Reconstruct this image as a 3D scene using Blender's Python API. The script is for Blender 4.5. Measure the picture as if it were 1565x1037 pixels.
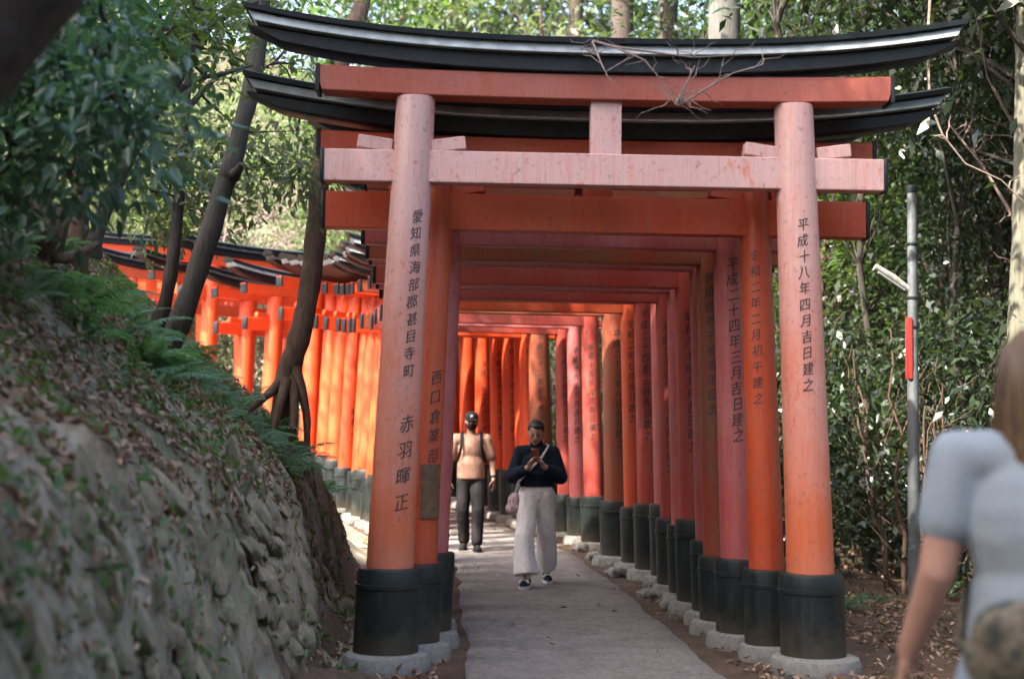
import bpy, bmesh, math, random
import numpy as np
from mathutils import Vector, Matrix, Euler
R = math.radians
# ------------------------------------------------------------------ camera, sky, sun, exposure
for o in list(bpy.data.objects): bpy.data.objects.remove(o)
scene = bpy.context.scene
COL = scene.collection
cam = bpy.data.cameras.new('camera'); cam_o = bpy.data.objects.new('camera', cam); COL.objects.link(cam_o)
cam.lens = 50.0; cam.sensor_width = 36.0; cam.clip_start = 0.05; cam.clip_end = 600
CAM_Z = 1.5
cam_o.location = (0, 0, CAM_Z); cam_o.rotation_euler = (R(90 + 3.72), R(-0.75), 0)
cam.dof.use_dof = True; cam.dof.focus_distance = 11.5; cam.dof.aperture_fstop = 1.8
scene.camera = cam_o
bpy.context.view_layer.update()
CM = cam_o.matrix_world.copy()
SUN_TO = Vector((-0.78, -0.62, 0)).normalized(); SUN_EL = R(50)
world = bpy.data.worlds.new('World'); scene.world = world; world.use_nodes = True
wn = world.node_tree; bg = wn.nodes['Background']
sky = wn.nodes.new('ShaderNodeTexSky'); sky.sky_type = 'NISHITA'; sky.sun_disc = False
sky.sun_elevation = SUN_EL; sky.sun_rotation = math.atan2(SUN_TO.x, SUN_TO.y)
sky.air_density = 1.0; sky.dust_density = 5.0; sky.ozone_density = 1.0
wn.links.new(sky.outputs[0], bg.inputs[0]); bg.inputs[1].default_value = 0.15
sun = bpy.data.lights.new('sun', 'SUN'); sun.energy = 3.6; sun.angle = R(0.55); sun.color = (1.0, 0.93, 0.82)
sun_o = bpy.data.objects.new('sun', sun); COL.objects.link(sun_o)
sd = Vector((SUN_TO.x*math.cos(SUN_EL), SUN_TO.y*math.cos(SUN_EL), math.sin(SUN_EL)))
sun_o.rotation_euler = sd.to_track_quat('Z', 'Y').to_euler(); sun_o.location = sd*40
vs = scene.view_settings; vs.view_transform = 'Standard'; vs.look = 'None'; vs.gamma = 1.0
vs.exposure = 2.82
scene.render.engine = 'CYCLES'
scene.cycles.use_denoising = True
scene.cycles.max_bounces = 7; scene.cycles.diffuse_bounces = 4; scene.cycles.glossy_bounces = 2
scene.cycles.transmission_bounces = 3; scene.cycles.transparent_max_bounces = 4
scene.cycles.sample_clamp_indirect = 6.0
scene.cycles.caustics_reflective = False; scene.cycles.caustics_refractive = False

# ------------------------------------------------------------------ helpers
def pt(px, py, depth):
    """the place in the world that stands at forward distance depth on the sight line of a photo point (measured 1565 x 1037)"""
    f = 1565*50/36
    d = CM.to_3x3() @ Vector(((px-782.5)/f, -(py-518.5)/f, -1))
    return Vector((0, 0, CAM_Z)) + d*(depth/d.y)
class MB:
    def __init__(s): s.v = []; s.f = []
    def add(s, v, f):
        n = len(s.v); s.v += [tuple(p) for p in v]; s.f += [tuple(i+n for i in q) for q in f]; return s
    def rings(s, rings, closed=True, cap=True):
        n = len(s.v); m = len(rings[0])
        for r in rings: s.v += [tuple(p) for p in r]
        for i in range(len(rings)-1):
            for j in range(m if closed else m-1):
                k = (j+1) % m
                s.f.append((n+i*m+j, n+i*m+k, n+(i+1)*m+k, n+(i+1)*m+j))
        if cap:
            s.f.append(tuple(n+j for j in reversed(range(m))))
            s.f.append(tuple(n+(len(rings)-1)*m+j for j in range(m)))
        return s
    def box(s, c, d, ch=0.0, rot=None):
        x, y, z = d[0]/2, d[1]/2, d[2]/2
        c = Vector(c)
        prof = chamfer(y, z, ch)
        rs = []
        for xx, k in (((-x, 1),) if ch == 0 else ((-x, 1-ch/max(y, z)*1.2), (-x+ch, 1))) + (((x, 1),) if ch == 0 else ((x-ch, 1), (x, 1-ch/max(y, z)*1.2))):
            rs.append([Vector((xx, p*k, q*k)) for p, q in prof])
        rs = [[c + (rot @ p if rot else p) for p in r] for r in rs]
        return s.rings(rs)
    def tube(s, pts, rad, seg=12, rough=0.0, rng=None, flat=None):
        pts = [Vector(p) for p in pts]; rs = []
        up = Vector((0.13, 0.97, 0.2)).normalized(); u = None
        for i, p in enumerate(pts):
            t = (pts[min(i+1, len(pts)-1)] - pts[max(i-1, 0)])
            t = t.normalized() if t.length > 1e-6 else Vector((0, 0, 1))
            if u is None: u = t.cross(up).normalized() if abs(t.dot(up)) < .98 else t.orthogonal().normalized()
            u = (u - t*u.dot(t)).normalized(); w = t.cross(u)
            r = rad[i] if not isinstance(rad, (int, float)) else rad
            ring = []
            for j in range(seg):
                a = 2*math.pi*j/seg; k = r*(1 + (rng.uniform(-rough, rough) if rng else 0))
                cu, cw = math.cos(a)*k, math.sin(a)*k
                if flat: cw *= flat
                ring.append(p + u*cu + w*cw)
            rs.append(ring)
        return s.rings(rs)
    def lathe(s, prof, seg=28, c=(0, 0, 0), axis=None):
        c = Vector(c); M = axis or Matrix.Identity(3)
        return s.rings([[c + M @ Vector((r*math.cos(2*math.pi*j/seg), r*math.sin(2*math.pi*j/seg), z)) for j in range(seg)] for r, z in prof])
    def ell(s, c, r, seg=14, rg=9, rot=None):
        c = Vector(c); rs = []
        for i in range(1, rg):
            a = math.pi*i/rg
            ring = [Vector((r[0]*math.sin(a)*math.cos(2*math.pi*j/seg), r[1]*math.sin(a)*math.sin(2*math.pi*j/seg), -r[2]*math.cos(a))) for j in range(seg)]
            rs.append([c + (rot @ p if rot else p) for p in ring])
        return s.rings(rs)
    def mesh(s, name, smooth=True, ang=42):
        me = bpy.data.meshes.new(name); me.from_pydata(s.v, [], s.f); me.update()
        bm = bmesh.new(); bm.from_mesh(me); bmesh.ops.recalc_face_normals(bm, faces=bm.faces); bm.to_mesh(me); bm.free()
        if smooth:
            me.shade_smooth(); me.set_sharp_from_angle(angle=R(ang))
        return me
    def build(s, name, mat, parent=None, smooth=True, ang=42):
        return link(name, s.mesh(name, smooth, ang), mat, parent)
def chamfer(y, z, ch):
    if ch == 0: return [(-y, -z), (y, -z), (y, z), (-y, z)]
    return [(-y+ch, -z), (y-ch, -z), (y, -z+ch), (y, z-ch), (y-ch, z), (-y+ch, z), (-y, z-ch), (-y, -z+ch)]
def link(name, me, mat=None, parent=None):
    o = bpy.data.objects.new(name, me); COL.objects.link(o)
    if mat is not None and len(me.materials) == 0: me.materials.append(mat)
    if parent: o.parent = parent
    return o
def tag(o, label, cat, group=None, kind=None):
    if label: o['label'] = label
    if cat: o['category'] = cat
    if group: o['group'] = group
    if kind: o['kind'] = kind
    return o
def empty(name, loc=(0, 0, 0), rz=0.0, label=None, cat=None, group=None):
    o = bpy.data.objects.new(name, None); COL.objects.link(o); o.location = loc; o.rotation_euler = (0, 0, rz)
    o.empty_display_size = .1
    return tag(o, label, cat, group)
def copy_tree(root, loc, rz, sc=1.0, label=None, group=None):
    r = root.copy(); COL.objects.link(r); r.location = loc; r.rotation_euler = (0, 0, rz)
    r.scale = (sc, sc, sc) if isinstance(sc, (int, float)) else sc
    if label: r['label'] = label
    if group: r['group'] = group
    for ch in root.children:
        c = ch.copy(); COL.objects.link(c); c.parent = r
        for g in ch.children:
            d = g.copy(); COL.objects.link(d); d.parent = c
    return r
def np_mesh(name, V, F4):
    me = bpy.data.meshes.new(name)
    V = np.ascontiguousarray(V, dtype=np.float32); F4 = np.ascontiguousarray(F4, dtype=np.int32)
    k = F4.shape[1]
    me.vertices.add(len(V)); me.vertices.foreach_set('co', V.ravel())
    me.loops.add(F4.size); me.loops.foreach_set('vertex_index', F4.ravel())
    me.polygons.add(len(F4)); me.polygons.foreach_set('loop_start', np.arange(0, F4.size, k, dtype=np.int32))
    me.polygons.foreach_set('loop_total', np.full(len(F4), k, dtype=np.int32))
    me.update(calc_edges=True); me.validate()
    return me
def vnoise(x, y, seed=0):
    x = np.asarray(x, float); y = np.asarray(y, float)
    xi = np.floor(x).astype(np.int64); yi = np.floor(y).astype(np.int64); fx = x-xi; fy = y-yi
    fx = fx*fx*(3-2*fx); fy = fy*fy*(3-2*fy)
    def h(a, b):
        n = (a*374761393 + b*668265263 + seed*974634777) & 0xffffffff
        n = ((n ^ (n >> 13))*1274126177) & 0xffffffff
        return ((n ^ (n >> 16)) & 0xffff)/65535.0
    return (h(xi, yi)*(1-fx) + h(xi+1, yi)*fx)*(1-fy) + (h(xi, yi+1)*(1-fx) + h(xi+1, yi+1)*fx)*fy
def fbm(x, y, seed=0, o=4):
    t = 0; a = .5
    for i in range(o): t = t + a*(vnoise(x*2**i, y*2**i, seed+i)-.5); a *= .5
    return t
def sstep(a, b, x):
    t = np.clip((x-a)/(b-a), 0, 1); return t*t*(3-2*t)

# ------------------------------------------------------------------ materials
def nodes(name):
    m = bpy.data.materials.new(name); m.use_nodes = True
    nt = m.node_tree; return m, nt, nt.nodes['Principled BSDF'], nt.nodes['Material Output']
def N(nt, t, **kw):
    n = nt.nodes.new(t)
    for k, v in kw.items(): setattr(n, k, v)
    return n
def coords(nt, kind='Object', scale=(1, 1, 1)):
    tc = N(nt, 'ShaderNodeTexCoord'); mp = N(nt, 'ShaderNodeMapping'); mp.inputs['Scale'].default_value = scale
    nt.links.new(tc.outputs[kind], mp.inputs[0]); return mp.outputs[0]
def noise(nt, vec, sc, det=4, rough=.6):
    n = N(nt, 'ShaderNodeTexNoise'); n.inputs['Scale'].default_value = sc; n.inputs['Detail'].default_value = det
    n.inputs['Roughness'].default_value = rough
    if vec is not None: nt.links.new(vec, n.inputs['Vector'])
    return n.outputs[0]
def ramp(nt, src, stops):
    r = N(nt, 'ShaderNodeValToRGB'); e = r.color_ramp.elements
    while len(e) < len(stops): e.new(.5)
    for i, (p, c) in enumerate(stops): e[i].position = p; e[i].color = (*c, 1) if len(c) == 3 else c
    nt.links.new(src, r.inputs[0]); return r.outputs[0]
def mix(nt, fac, a, b, bt='MIX'):
    m = N(nt, 'ShaderNodeMix', data_type='RGBA', blend_type=bt)
    for k, s in ((0, fac), (6, a), (7, b)):
        if isinstance(s, (int, float)): m.inputs[k].default_value = s
        elif isinstance(s, tuple): m.inputs[k].default_value = (*s, 1)
        else: nt.links.new(s, m.inputs[k])
    return m.outputs[2]
def bump(nt, p, h, st, dist=.02):
    b = N(nt, 'ShaderNodeBump'); b.inputs['Strength'].default_value = st; b.inputs['Distance'].default_value = dist
    nt.links.new(h, b.inputs['Height']); nt.links.new(b.outputs[0], p.inputs['Normal'])
def paint_mat(name, base, faded, amount, rough=.42, grime=(.16, .05, .03), chalk_sheen=None):
    m, nt, p, out = nodes(name)
    oi = N(nt, 'ShaderNodeObjectInfo')
    v = coords(nt, 'Object'); vv = coords(nt, 'Object', (9, 9, .55))
    n1 = noise(nt, v, 1.6, 5, .62); n2 = noise(nt, vv, 2.2, 4, .6); n3 = noise(nt, v, 26, 4, .7)
    f1 = ramp(nt, n1, [(.5-amount*.35, (0, 0, 0)), (.5+.28, (1, 1, 1))])
    c = mix(nt, f1, base, faded)
    if chalk_sheen:   # sky sheen painted into the upper part, along with weathered fading
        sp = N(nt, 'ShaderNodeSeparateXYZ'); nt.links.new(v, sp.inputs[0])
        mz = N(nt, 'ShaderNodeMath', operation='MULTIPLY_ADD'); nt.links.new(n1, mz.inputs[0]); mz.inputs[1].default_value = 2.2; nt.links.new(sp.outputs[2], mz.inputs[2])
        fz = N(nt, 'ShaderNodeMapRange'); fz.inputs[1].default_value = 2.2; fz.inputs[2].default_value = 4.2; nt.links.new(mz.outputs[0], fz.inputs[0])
        c = mix(nt, fz.outputs[0], c, chalk_sheen)
    c = mix(nt, ramp(nt, n2, [(.52, (0, 0, 0)), (.7, (.5, .5, .5))]), c, faded)
    c = mix(nt, ramp(nt, n3, [(.58, (0, 0, 0)), (.70, (.6, .6, .6))]), c, grime)
    n4 = noise(nt, coords(nt, 'Object', (1, 1, .35)), 7, 6, .72)
    c = mix(nt, ramp(nt, n4, [(.60, (0, 0, 0)), (.66, (.7, .7, .7))]), c, base)
    n6 = noise(nt, coords(nt, 'Object', (22, 22, .5)), 1.6, 3, .55)
    c = mix(nt, ramp(nt, n6, [(.485, (0, 0, 0)), (.5, (.35, .35, .35)), (.515, (0, 0, 0))]), c, tuple(x*.45 for x in base))
    hs = N(nt, 'ShaderNodeHueSaturation'); nt.links.new(c, hs.inputs['Color'])
    mr = N(nt, 'ShaderNodeMapRange'); mr.inputs[3].default_value = .8; mr.inputs[4].default_value = 1.15
    nt.links.new(oi.outputs['Random'], mr.inputs[0]); nt.links.new(mr.outputs[0], hs.inputs['Value'])
    nt.links.new(hs.outputs[0], p.inputs['Base Color'])
    rr = ramp(nt, n3, [(.3, (rough-.08,)*3), (.75, (rough+.2,)*3)]); nt.links.new(rr, p.inputs['Roughness'])
    n5 = noise(nt, coords(nt, 'Object', (40, 40, 1.2)), 2, 4, .6); bump(nt, p, mix(nt, .5, n3, n5), .45, .006)
    return m
def plain(name, col, rough=.6, var=.25, sc=18, bstr=.2, metal=0.0, dark=None, spec=.5, bdist=.005):
    m, nt, p, out = nodes(name); v = coords(nt, 'Object'); n = noise(nt, v, sc, 5, .65)
    d = dark or tuple(c*(1-var*1.6) for c in col); l = tuple(min(1, c*(1+var)) for c in col)
    nt.links.new(ramp(nt, n, [(.28, d), (.72, l)]), p.inputs['Base Color'])
    p.inputs['Roughness'].default_value = rough; p.inputs['Metallic'].default_value = metal; p.inputs['Specular IOR Level'].default_value = spec
    if bstr: bump(nt, p, n, bstr, bdist)
    return m
def leaf_mat(name, cols, trans=.4, rough=.38, tcol=None, spec=.5):
    m, nt, p, out = nodes(name)
    g = N(nt, 'ShaderNodeNewGeometry'); oi = N(nt, 'ShaderNodeObjectInfo')
    k = len(cols)
    c = ramp(nt, g.outputs['Random Per Island'], [(i/(k-1), q) for i, q in enumerate(cols)])
    hs = N(nt, 'ShaderNodeHueSaturation'); nt.links.new(c, hs.inputs['Color'])
    mr = N(nt, 'ShaderNodeMapRange'); mr.inputs[3].default_value = .75; mr.inputs[4].default_value = 1.25
    nt.links.new(oi.outputs['Random'], mr.inputs[0]); nt.links.new(mr.outputs[0], hs.inputs['Value'])
    nt.links.new(hs.outputs[0], p.inputs['Base Color']); p.inputs['Roughness'].default_value = rough
    p.inputs['Specular IOR Level'].default_value = spec
    tr = N(nt, 'ShaderNodeBsdfTranslucent'); mx = N(nt, 'ShaderNodeMixShader'); mx.inputs[0].default_value = trans
    t = mix(nt, 1.0, hs.outputs[0], tcol or (2.2, 2.4, 1.0), 'MULTIPLY')
    nt.links.new(t, tr.inputs[0]); nt.links.new(p.outputs[0], mx.inputs[1]); nt.links.new(tr.outputs[0], mx.inputs[2])
    nt.links.new(mx.outputs[0], out.inputs[0])
    return m
def bark_mat(name, dark, light, sc=(7, 7, 1.2), moss=None):
    m, nt, p, out = nodes(name); v = coords(nt, 'Object', sc)
    n = noise(nt, v, 3.2, 6, .7); c = ramp(nt, n, [(.3, dark), (.7, light)])
    if moss:
        n2 = noise(nt, coords(nt, 'Object'), 1.7, 4, .6)
        c = mix(nt, ramp(nt, n2, [(.5, (0, 0, 0)), (.68, (.75, .75, .75))]), c, moss)
    nt.links.new(c, p.inputs['Base Color']); p.inputs['Roughness'].default_value = .9; bump(nt, p, n, .8, .03)
    return m
M = {}
M['front'] = paint_mat('faded_vermilion', (.54, .125, .052), (.54, .21, .15), .3, .34, chalk_sheen=(.53, .325, .30))  # pale upper colour stands for sky sheen as well as faded paint
M['lintel'] = paint_mat('roof_shaded_vermilion', (.34, .066, .038), (.37, .115, .08), .3)  # deeper red: unweathered paint with the roof's shade mixed in
M['verm_a'] = paint_mat('vermilion', (.48, .062, .017), (.48, .11, .05), .25)
M['verm_b'] = paint_mat('tunnel_shade_vermilion', (.30, .037, .026), (.33, .085, .065), .25)  # darkened so the tunnel's shade sits in the paint colour
M['verm_c'] = paint_mat('rosy_shade_vermilion', (.36, .066, .062), (.40, .155, .15), .4)  # rosy tone and darkness carry the tunnel's light and shade
M['verm_d'] = paint_mat('bright_vermilion', (.68, .062, .010), (.68, .10, .03), .2)
M['verm_e'] = paint_mat('mossy_vermilion', (.30, .05, .022), (.15, .11, .055), .3)
M['black'] = plain('black_lacquer', (.009, .013, .016), .5, .4, 14, .25, spec=.35)
def sleeve_mat():
    m, nt, p, out = nodes('black_sleeve'); v = coords(nt, 'Object'); n = noise(nt, v, 7, 6, .7); n2 = noise(nt, coords(nt, 'Object', (6, 6, 1)), 4, 5, .7)
    c = ramp(nt, n, [(.3, (.005, .009, .009)), (.7, (.014, .022, .021))]); c = mix(nt, ramp(nt, n2, [(.56, (0, 0, 0)), (.74, (.5, .5, .5))]), c, (.05, .055, .05))
    sp = N(nt, 'ShaderNodeSeparateXYZ'); nt.links.new(v, sp.inputs[0]); mz = N(nt, 'ShaderNodeMath', operation='MULTIPLY_ADD'); nt.links.new(n, mz.inputs[0]); mz.inputs[1].default_value = -.6; nt.links.new(sp.outputs[2], mz.inputs[2])
    fz = N(nt, 'ShaderNodeMapRange'); fz.inputs[1].default_value = .02; fz.inputs[2].default_value = -.20; nt.links.new(mz.outputs[0], fz.inputs[0])
    c = mix(nt, fz.outputs[0], c, (.05, .042, .03))     # dried mud splashed up from the ground
    nt.links.new(c, p.inputs['Base Color']); p.inputs['Specular IOR Level'].default_value = .4; nt.links.new(ramp(nt, n2, [(.3, (.3, .3, .3)), (.7, (.6, .6, .6))]), p.inputs['Roughness']); bump(nt, p, n, .3, .006)
    return m
M['sleeve'] = sleeve_mat()
M['pale'] = plain('pale_band_paint', (.30, .335, .345), .5, .22, 9, .1)
M['ink'] = plain('black_ink', (.022, .018, .02), .6, .3, 45, 0, dark=(.045, .024, .022))
M['stone'] = plain('foundation_stone', (.23, .22, .2), .92, .35, 14, .8, bdist=.02)
M['concrete'] = plain('concrete', (.2, .195, .18), .92, .22, 30, .5)
M['band_dark'] = plain('weathered_band', (.05, .052, .052), .6, .4, 9, .1)
M['plate'] = plain('bronze_plate', (.12, .07, .035), .5, .35, 20, .1)
# ------------------------------------------------------------------ lie of the land
CL = np.array([(.95, -14, 0), (.82, -4, 0), (.70, 3, 0), (.59, 9.2, 0), (.44, 12, 0), (.29, 15, 0), (.05, 17.5, 0), (-.38, 20, .02), (-1.05, 22.1, .10),
               (-1.95, 23.7, .28), (-3.1, 25.0, .52), (-4.5, 26.2, .78), (-6.0, 27.4, 1.0), (-7.6, 28.9, 1.2), (-8.9, 31.0, 1.45), (-9.5, 33.5, 1.7), (-9.8, 38, 2.0), (-10, 46, 2.4)])
_s = np.concatenate([[0], np.cumsum(np.hypot(*np.diff(CL[:, :2], axis=0).T))])
S = np.arange(0, _s[-1], .08)
CP = np.stack([np.interp(S, _s, CL[:, i]) for i in range(3)], 1)
_k = np.exp(-np.linspace(-2.2, 2.2, 31)**2); _k /= _k.sum()
for i in range(3):
    CP[:, i] = np.convolve(np.pad(CP[:, i], 15, mode='reflect', reflect_type='odd'), _k, 'valid')
TAN = np.gradient(CP[:, :2], axis=0); TAN /= np.linalg.norm(TAN, axis=1)[:, None]
def near(x, y):
    x = np.ravel(x); y = np.ravel(y); d = np.empty(len(x)); e = np.empty(len(x)); sx = np.empty(len(x))
    for a in range(0, len(x), 4000):
        X = x[a:a+4000, None]-CP[None, ::3, 0]; Y = y[a:a+4000, None]-CP[None, ::3, 1]
        q = X*X+Y*Y; j = q.argmin(1); r = np.arange(len(j))
        t = TAN[::3][j]; d[a:a+4000] = t[:, 0]*Y[r, j] - t[:, 1]*X[r, j]
        w = 1/(q+.02)**3; e[a:a+4000] = (w*CP[None, ::3, 2]).sum(1)/w.sum(1)
        sx[a:a+4000] = S[::3][j]
    return d, e, sx
def height(x, y, fine=False):
    shp = np.shape(x); x = np.ravel(np.asarray(x, float)); y = np.ravel(np.asarray(y, float))
    d, e, sx = near(x, y)
    wob = .16*fbm(sx*.9, d*.3, 5)
    dn = d+wob; sh = .17*sstep(8.8, 11.5, y)
    bn = 1.22*sstep(1.72, 2.12, dn-sh)**.8 + .93*np.clip(dn-sh-2.08, 0, 2.6) + .55*np.clip(dn-sh-4.68, 0, 5)
    bf = .62*sstep(1.75, 2.7, dn) + .55*np.clip(dn-2.5, 0, 4) + .2*np.clip(dn-6.5, 0, 5)
    a = sstep(13.2, 16.8, y)
    left = bn*(1-a) + bf*a
    z = e + np.where(d > 0, left, 0)
    rd = np.clip(-d-1.9, 0, 99)
    z += np.where(d < 0, -.28*sstep(.3, 4, rd) + .22*np.clip(rd-13, 0, 60), 0)
    z += .3*np.clip(y-34, 0, 120)*sstep(34, 44, y) + .25*np.clip(-x-14, 0, 60)
    rough = np.where(d > 0, sstep(1.7, 2.4, d), sstep(1.3, 2.4, -d))
    z += rough*(.22*fbm(x*.8, y*.8, 11) + .10*fbm(x*3, y*3, 17))
    if fine:
        face = sstep(1.6, 1.85, dn)*(1-sstep(2.15, 2.6, dn))*(1-a*.6)
        top = sstep(2.1, 2.5, dn)
        z += face*(.42*fbm(sx*4.5, d*1.2, 31, 4)+.22*fbm(sx*13, d*5, 33, 4)) + top*(.07*fbm(x*9, y*9, 41, 3))
    return z.reshape(shp)
def H(x, y): return float(height(np.array([x]), np.array([y]))[0])
def on_path(s_y):
    """index of the centre line sample whose y is s_y (before the far bend)"""
    return int(np.abs(CP[:, 1]-s_y).argmin())
# ------------------------------------------------------------------ ground, bank, path
def soil_mat(name, a, b, c, sc=3.0, green=None, gamt=.55, vs=(1, 1, 1), pit=.7):
    m, nt, p, out = nodes(name); v = coords(nt, 'Object', vs)
    n = noise(nt, v, sc, 8, .7); n2 = noise(nt, v, sc*7, 5, .75)
    col = ramp(nt, n, [(.3, a), (.5, b), (.72, c)])
    col = mix(nt, ramp(nt, n2, [(.35, (0, 0, 0)), (.75, (pit, pit, pit))]), col, tuple(x*.35 for x in a))
    if green:
        n3 = noise(nt, v, .9, 6, .65)
        col = mix(nt, ramp(nt, n3, [(gamt-.06, (0, 0, 0)), (gamt+.1, (.85, .85, .85))]), col, green)
    nt.links.new(col, p.inputs['Base Color']); p.inputs['Roughness'].default_value = .95
    bump(nt, p, n2, .9, .04)
    return m
M['soil'] = soil_mat('forest_floor', (.05, .032, .02), (.11, .068, .042), (.17, .11, .075), 2.2, (.035, .05, .018), .6)
M['bank'] = soil_mat('bank_earth', (.12, .095, .06), (.37, .32, .235), (.58, .53, .43), 6.5, (.09, .12, .045), .57, (1, 1, .42), .4)
_p = soil_mat('path_paving', (.20, .18, .163), (.29, .262, .238), (.345, .31, .283), 3.2, None)
M['path'] = _p
gx = np.concatenate([np.linspace(-90, -14, 26), np.arange(-13.4, 16, .35), np.linspace(17, 90, 26)])
gy = np.concatenate([np.linspace(-40, -12, 10), np.arange(-11, 48, .35), np.linspace(50, 130, 30)])
GX, GY = np.meshgrid(gx, gy)
GZ = height(GX, GY); gd, ge, gs = near(GX, GY); gd = gd.reshape(GX.shape)
GZ = GZ - .30*sstep(1.7, 2.3, gd)*(1-sstep(7.2, 8.2, gd))*(GY > -7)*(GY < 33) - .012
ny, nx = GX.shape
idx = np.arange(ny*nx).reshape(ny, nx)
Q = np.stack([idx[:-1, :-1], idx[:-1, 1:], idx[1:, 1:], idx[1:, :-1]], -1).reshape(-1, 4)
me = np_mesh('ground', np.stack([GX, GY, GZ], -1).reshape(-1, 3), Q); me.shade_smooth()
tag(link('ground', me, M['soil']), None, None, kind='structure')
# the earth bank on the uphill side of the path: a fine sheet that follows the path
ss = np.arange(8.0, S[-1]-16, .042); ii = np.clip((ss/.08).astype(int), 0, len(CP)-1)
dd = np.concatenate([np.arange(1.5, 2.6, .026), np.arange(2.7, 4.2, .06), np.arange(4.2, 8.3, .2)])
c0 = np.stack([np.interp(ss, S, CP[:, 0]), np.interp(ss, S, CP[:, 1])], 1); tt = np.stack([np.interp(ss, S, TAN[:, 0]), np.interp(ss, S, TAN[:, 1])], 1)
BX = c0[:, None, 0] - tt[:, None, 1]*dd[None]; BY = c0[:, None, 1] + tt[:, None, 0]*dd[None]
# stop the sheet before it would fold over itself inside the bend
BZ = height(BX, BY, True)
sink = np.maximum(1-sstep(1.5, 1.56, dd), sstep(7.6, 8.2, dd))[None]*np.ones_like(BZ)
BZ = BZ - .55*sink
# weathered flutes and lumps of the steep face push in and out sideways
SSg = ss[:, None]*np.ones_like(BZ); fz = sstep(.05, .25, BZ)*(1-sstep(1.05, 1.5, BZ))*(1-sstep(13, 17, BY))*(1-sink)
push = fz*(.30*fbm(SSg*3.2+BZ*.8, BZ*1.1, 61, 4) + .20*np.abs(fbm(SSg*9+BZ*2.0, BZ*2.2, 67, 4)) + .10*fbm(SSg*24, BZ*9, 71, 3)-.05)
BX = BX + tt[:, None, 1]*push; BY = BY - tt[:, None, 0]*push
bd = near(BX, BY)[0].reshape(BX.shape)
keep = np.abs(bd-dd[None]) < .45
ny, nx = BX.shape; idx = np.arange(ny*nx).reshape(ny, nx)
kq = (keep[:-1, :-1] & keep[:-1, 1:] & keep[1:, 1:] & keep[1:, :-1]).ravel()
Q = np.stack([idx[:-1, :-1], idx[1:, :-1], idx[1:, 1:], idx[:-1, 1:]], -1).reshape(-1, 4)[kq]
me = np_mesh('bank', np.stack([BX, BY, BZ], -1).reshape(-1, 3), Q); me.shade_smooth()
tag(link('bank', me, M['bank']), None, None, kind='structure')
# weathered stones of the retaining face: each one a piece of the bank
bank_o = bpy.data.objects['bank']
M['face_stone'] = soil_mat('face_stone', (.27, .22, .14), (.50, .43, .30), (.68, .60, .45), 4, (.11, .14, .05), .56, (1, 1, .5), .3)
def stone_mesh(seed):
    rg = random.Random(seed); bm = bmesh.new(); bmesh.ops.create_icosphere(bm, subdivisions=2, radius=1)
    cuts = [(Vector((rg.uniform(-1, 1), rg.uniform(-1, 1), rg.uniform(-1, 1))).normalized(), rg.uniform(.38, .8)) for _ in range(13)]
    for v in bm.verts:
        for n_, d_ in cuts:
            e = v.co.dot(n_)-d_
            if e > 0: v.co -= n_*e
        v.co *= 1+rg.uniform(-.05, .05)
    me = bpy.data.meshes.new('stone'); bm.to_mesh(me); bm.free(); me.materials.append(M['face_stone']); me.shade_smooth(); me.set_sharp_from_angle(angle=R(28)); return me
SM = [stone_mesh(70+q) for q in range(7)]
rgs = random.Random(12); s_ = S[on_path(3.2)]
dq = np.linspace(1.6, 2.4, 60); n_st = 0
while s_ < S[on_path(12.6)] and n_st < 290:
    i_ = int(s_/.08); c_ = CP[i_]; t_ = TAN[i_]; hz = height(c_[0]-t_[1]*dq, c_[1]+t_[0]*dq)
    z_ = rgs.uniform(.02, .12)
    while z_ < 1.22:
        h_ = rgs.uniform(.10, .26); ss_ = s_+rgs.uniform(-.06, .06)
        if rgs.random() < .86:
            d_ = float(np.interp(z_+h_*.5, np.maximum.accumulate(hz), dq)); o = link('stone', SM[n_st % 7], None, bank_o)
            up = Vector((-t_[1]*.32, t_[0]*.32, 1)).normalized(); al = Vector((t_[0], t_[1], 0)); out = al.cross(up).normalized()
            mt = Matrix((al, out, up)).transposed() @ Matrix.Rotation(rgs.uniform(-.3, .22), 3, 'Y') @ Matrix.Rotation(rgs.uniform(-.2, .28), 3, 'X')
            p_ = Vector((c_[0]-t_[1]*d_, c_[1]+t_[0]*d_, z_+h_*.5))+al*rgs.uniform(-.05, .05)+out*rgs.uniform(-.075, .008)
            w_ = rgs.uniform(.05, .115)
            o.matrix_world = Matrix.Translation(p_) @ mt.to_4x4() @ Matrix.Diagonal((w_, rgs.uniform(.045, .08), h_*.74, 1)); n_st += 1
        z_ += h_*rgs.uniform(.8, 1.15)
    s_ += rgs.uniform(.13, .26)
# paved path with a slightly ragged edge and a 12 mm crown
def strip(name, w0, w1, z, mat, jag):
    ps = np.arange(0, S[-1], .16); V = []; F = []
    lat = [-1, -.96, -.6, -.2, .2, .6, .96, 1]
    for k, s in enumerate(ps):
        i = min(int(s/.08), len(CP)-1); c, t = CP[i], TAN[i]
        nl = w0 + jag*float(fbm(s*1.3, 0.0, 3)); nr = w1 + jag*float(fbm(s*1.3, 9.0, 4))
        for q in lat:
            d = (q*nl if q > 0 else q*nr)
            V.append((c[0]-t[1]*d, c[1]+t[0]*d, c[2]+z*(1 if abs(q) < 1 else -2)))
    m = len(lat)
    for k in range(len(ps)-1):
        for j in range(m-1): F.append((k*m+j, k*m+j+1, (k+1)*m+j+1, (k+1)*m+j))
    me = bpy.data.meshes.new(name); me.from_pydata(V, [], F); me.update(); me.shade_smooth()
    return tag(link(name, me, mat), None, None, kind='structure')
strip('path', .84, .74, .014, M['path'], .14)

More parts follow.
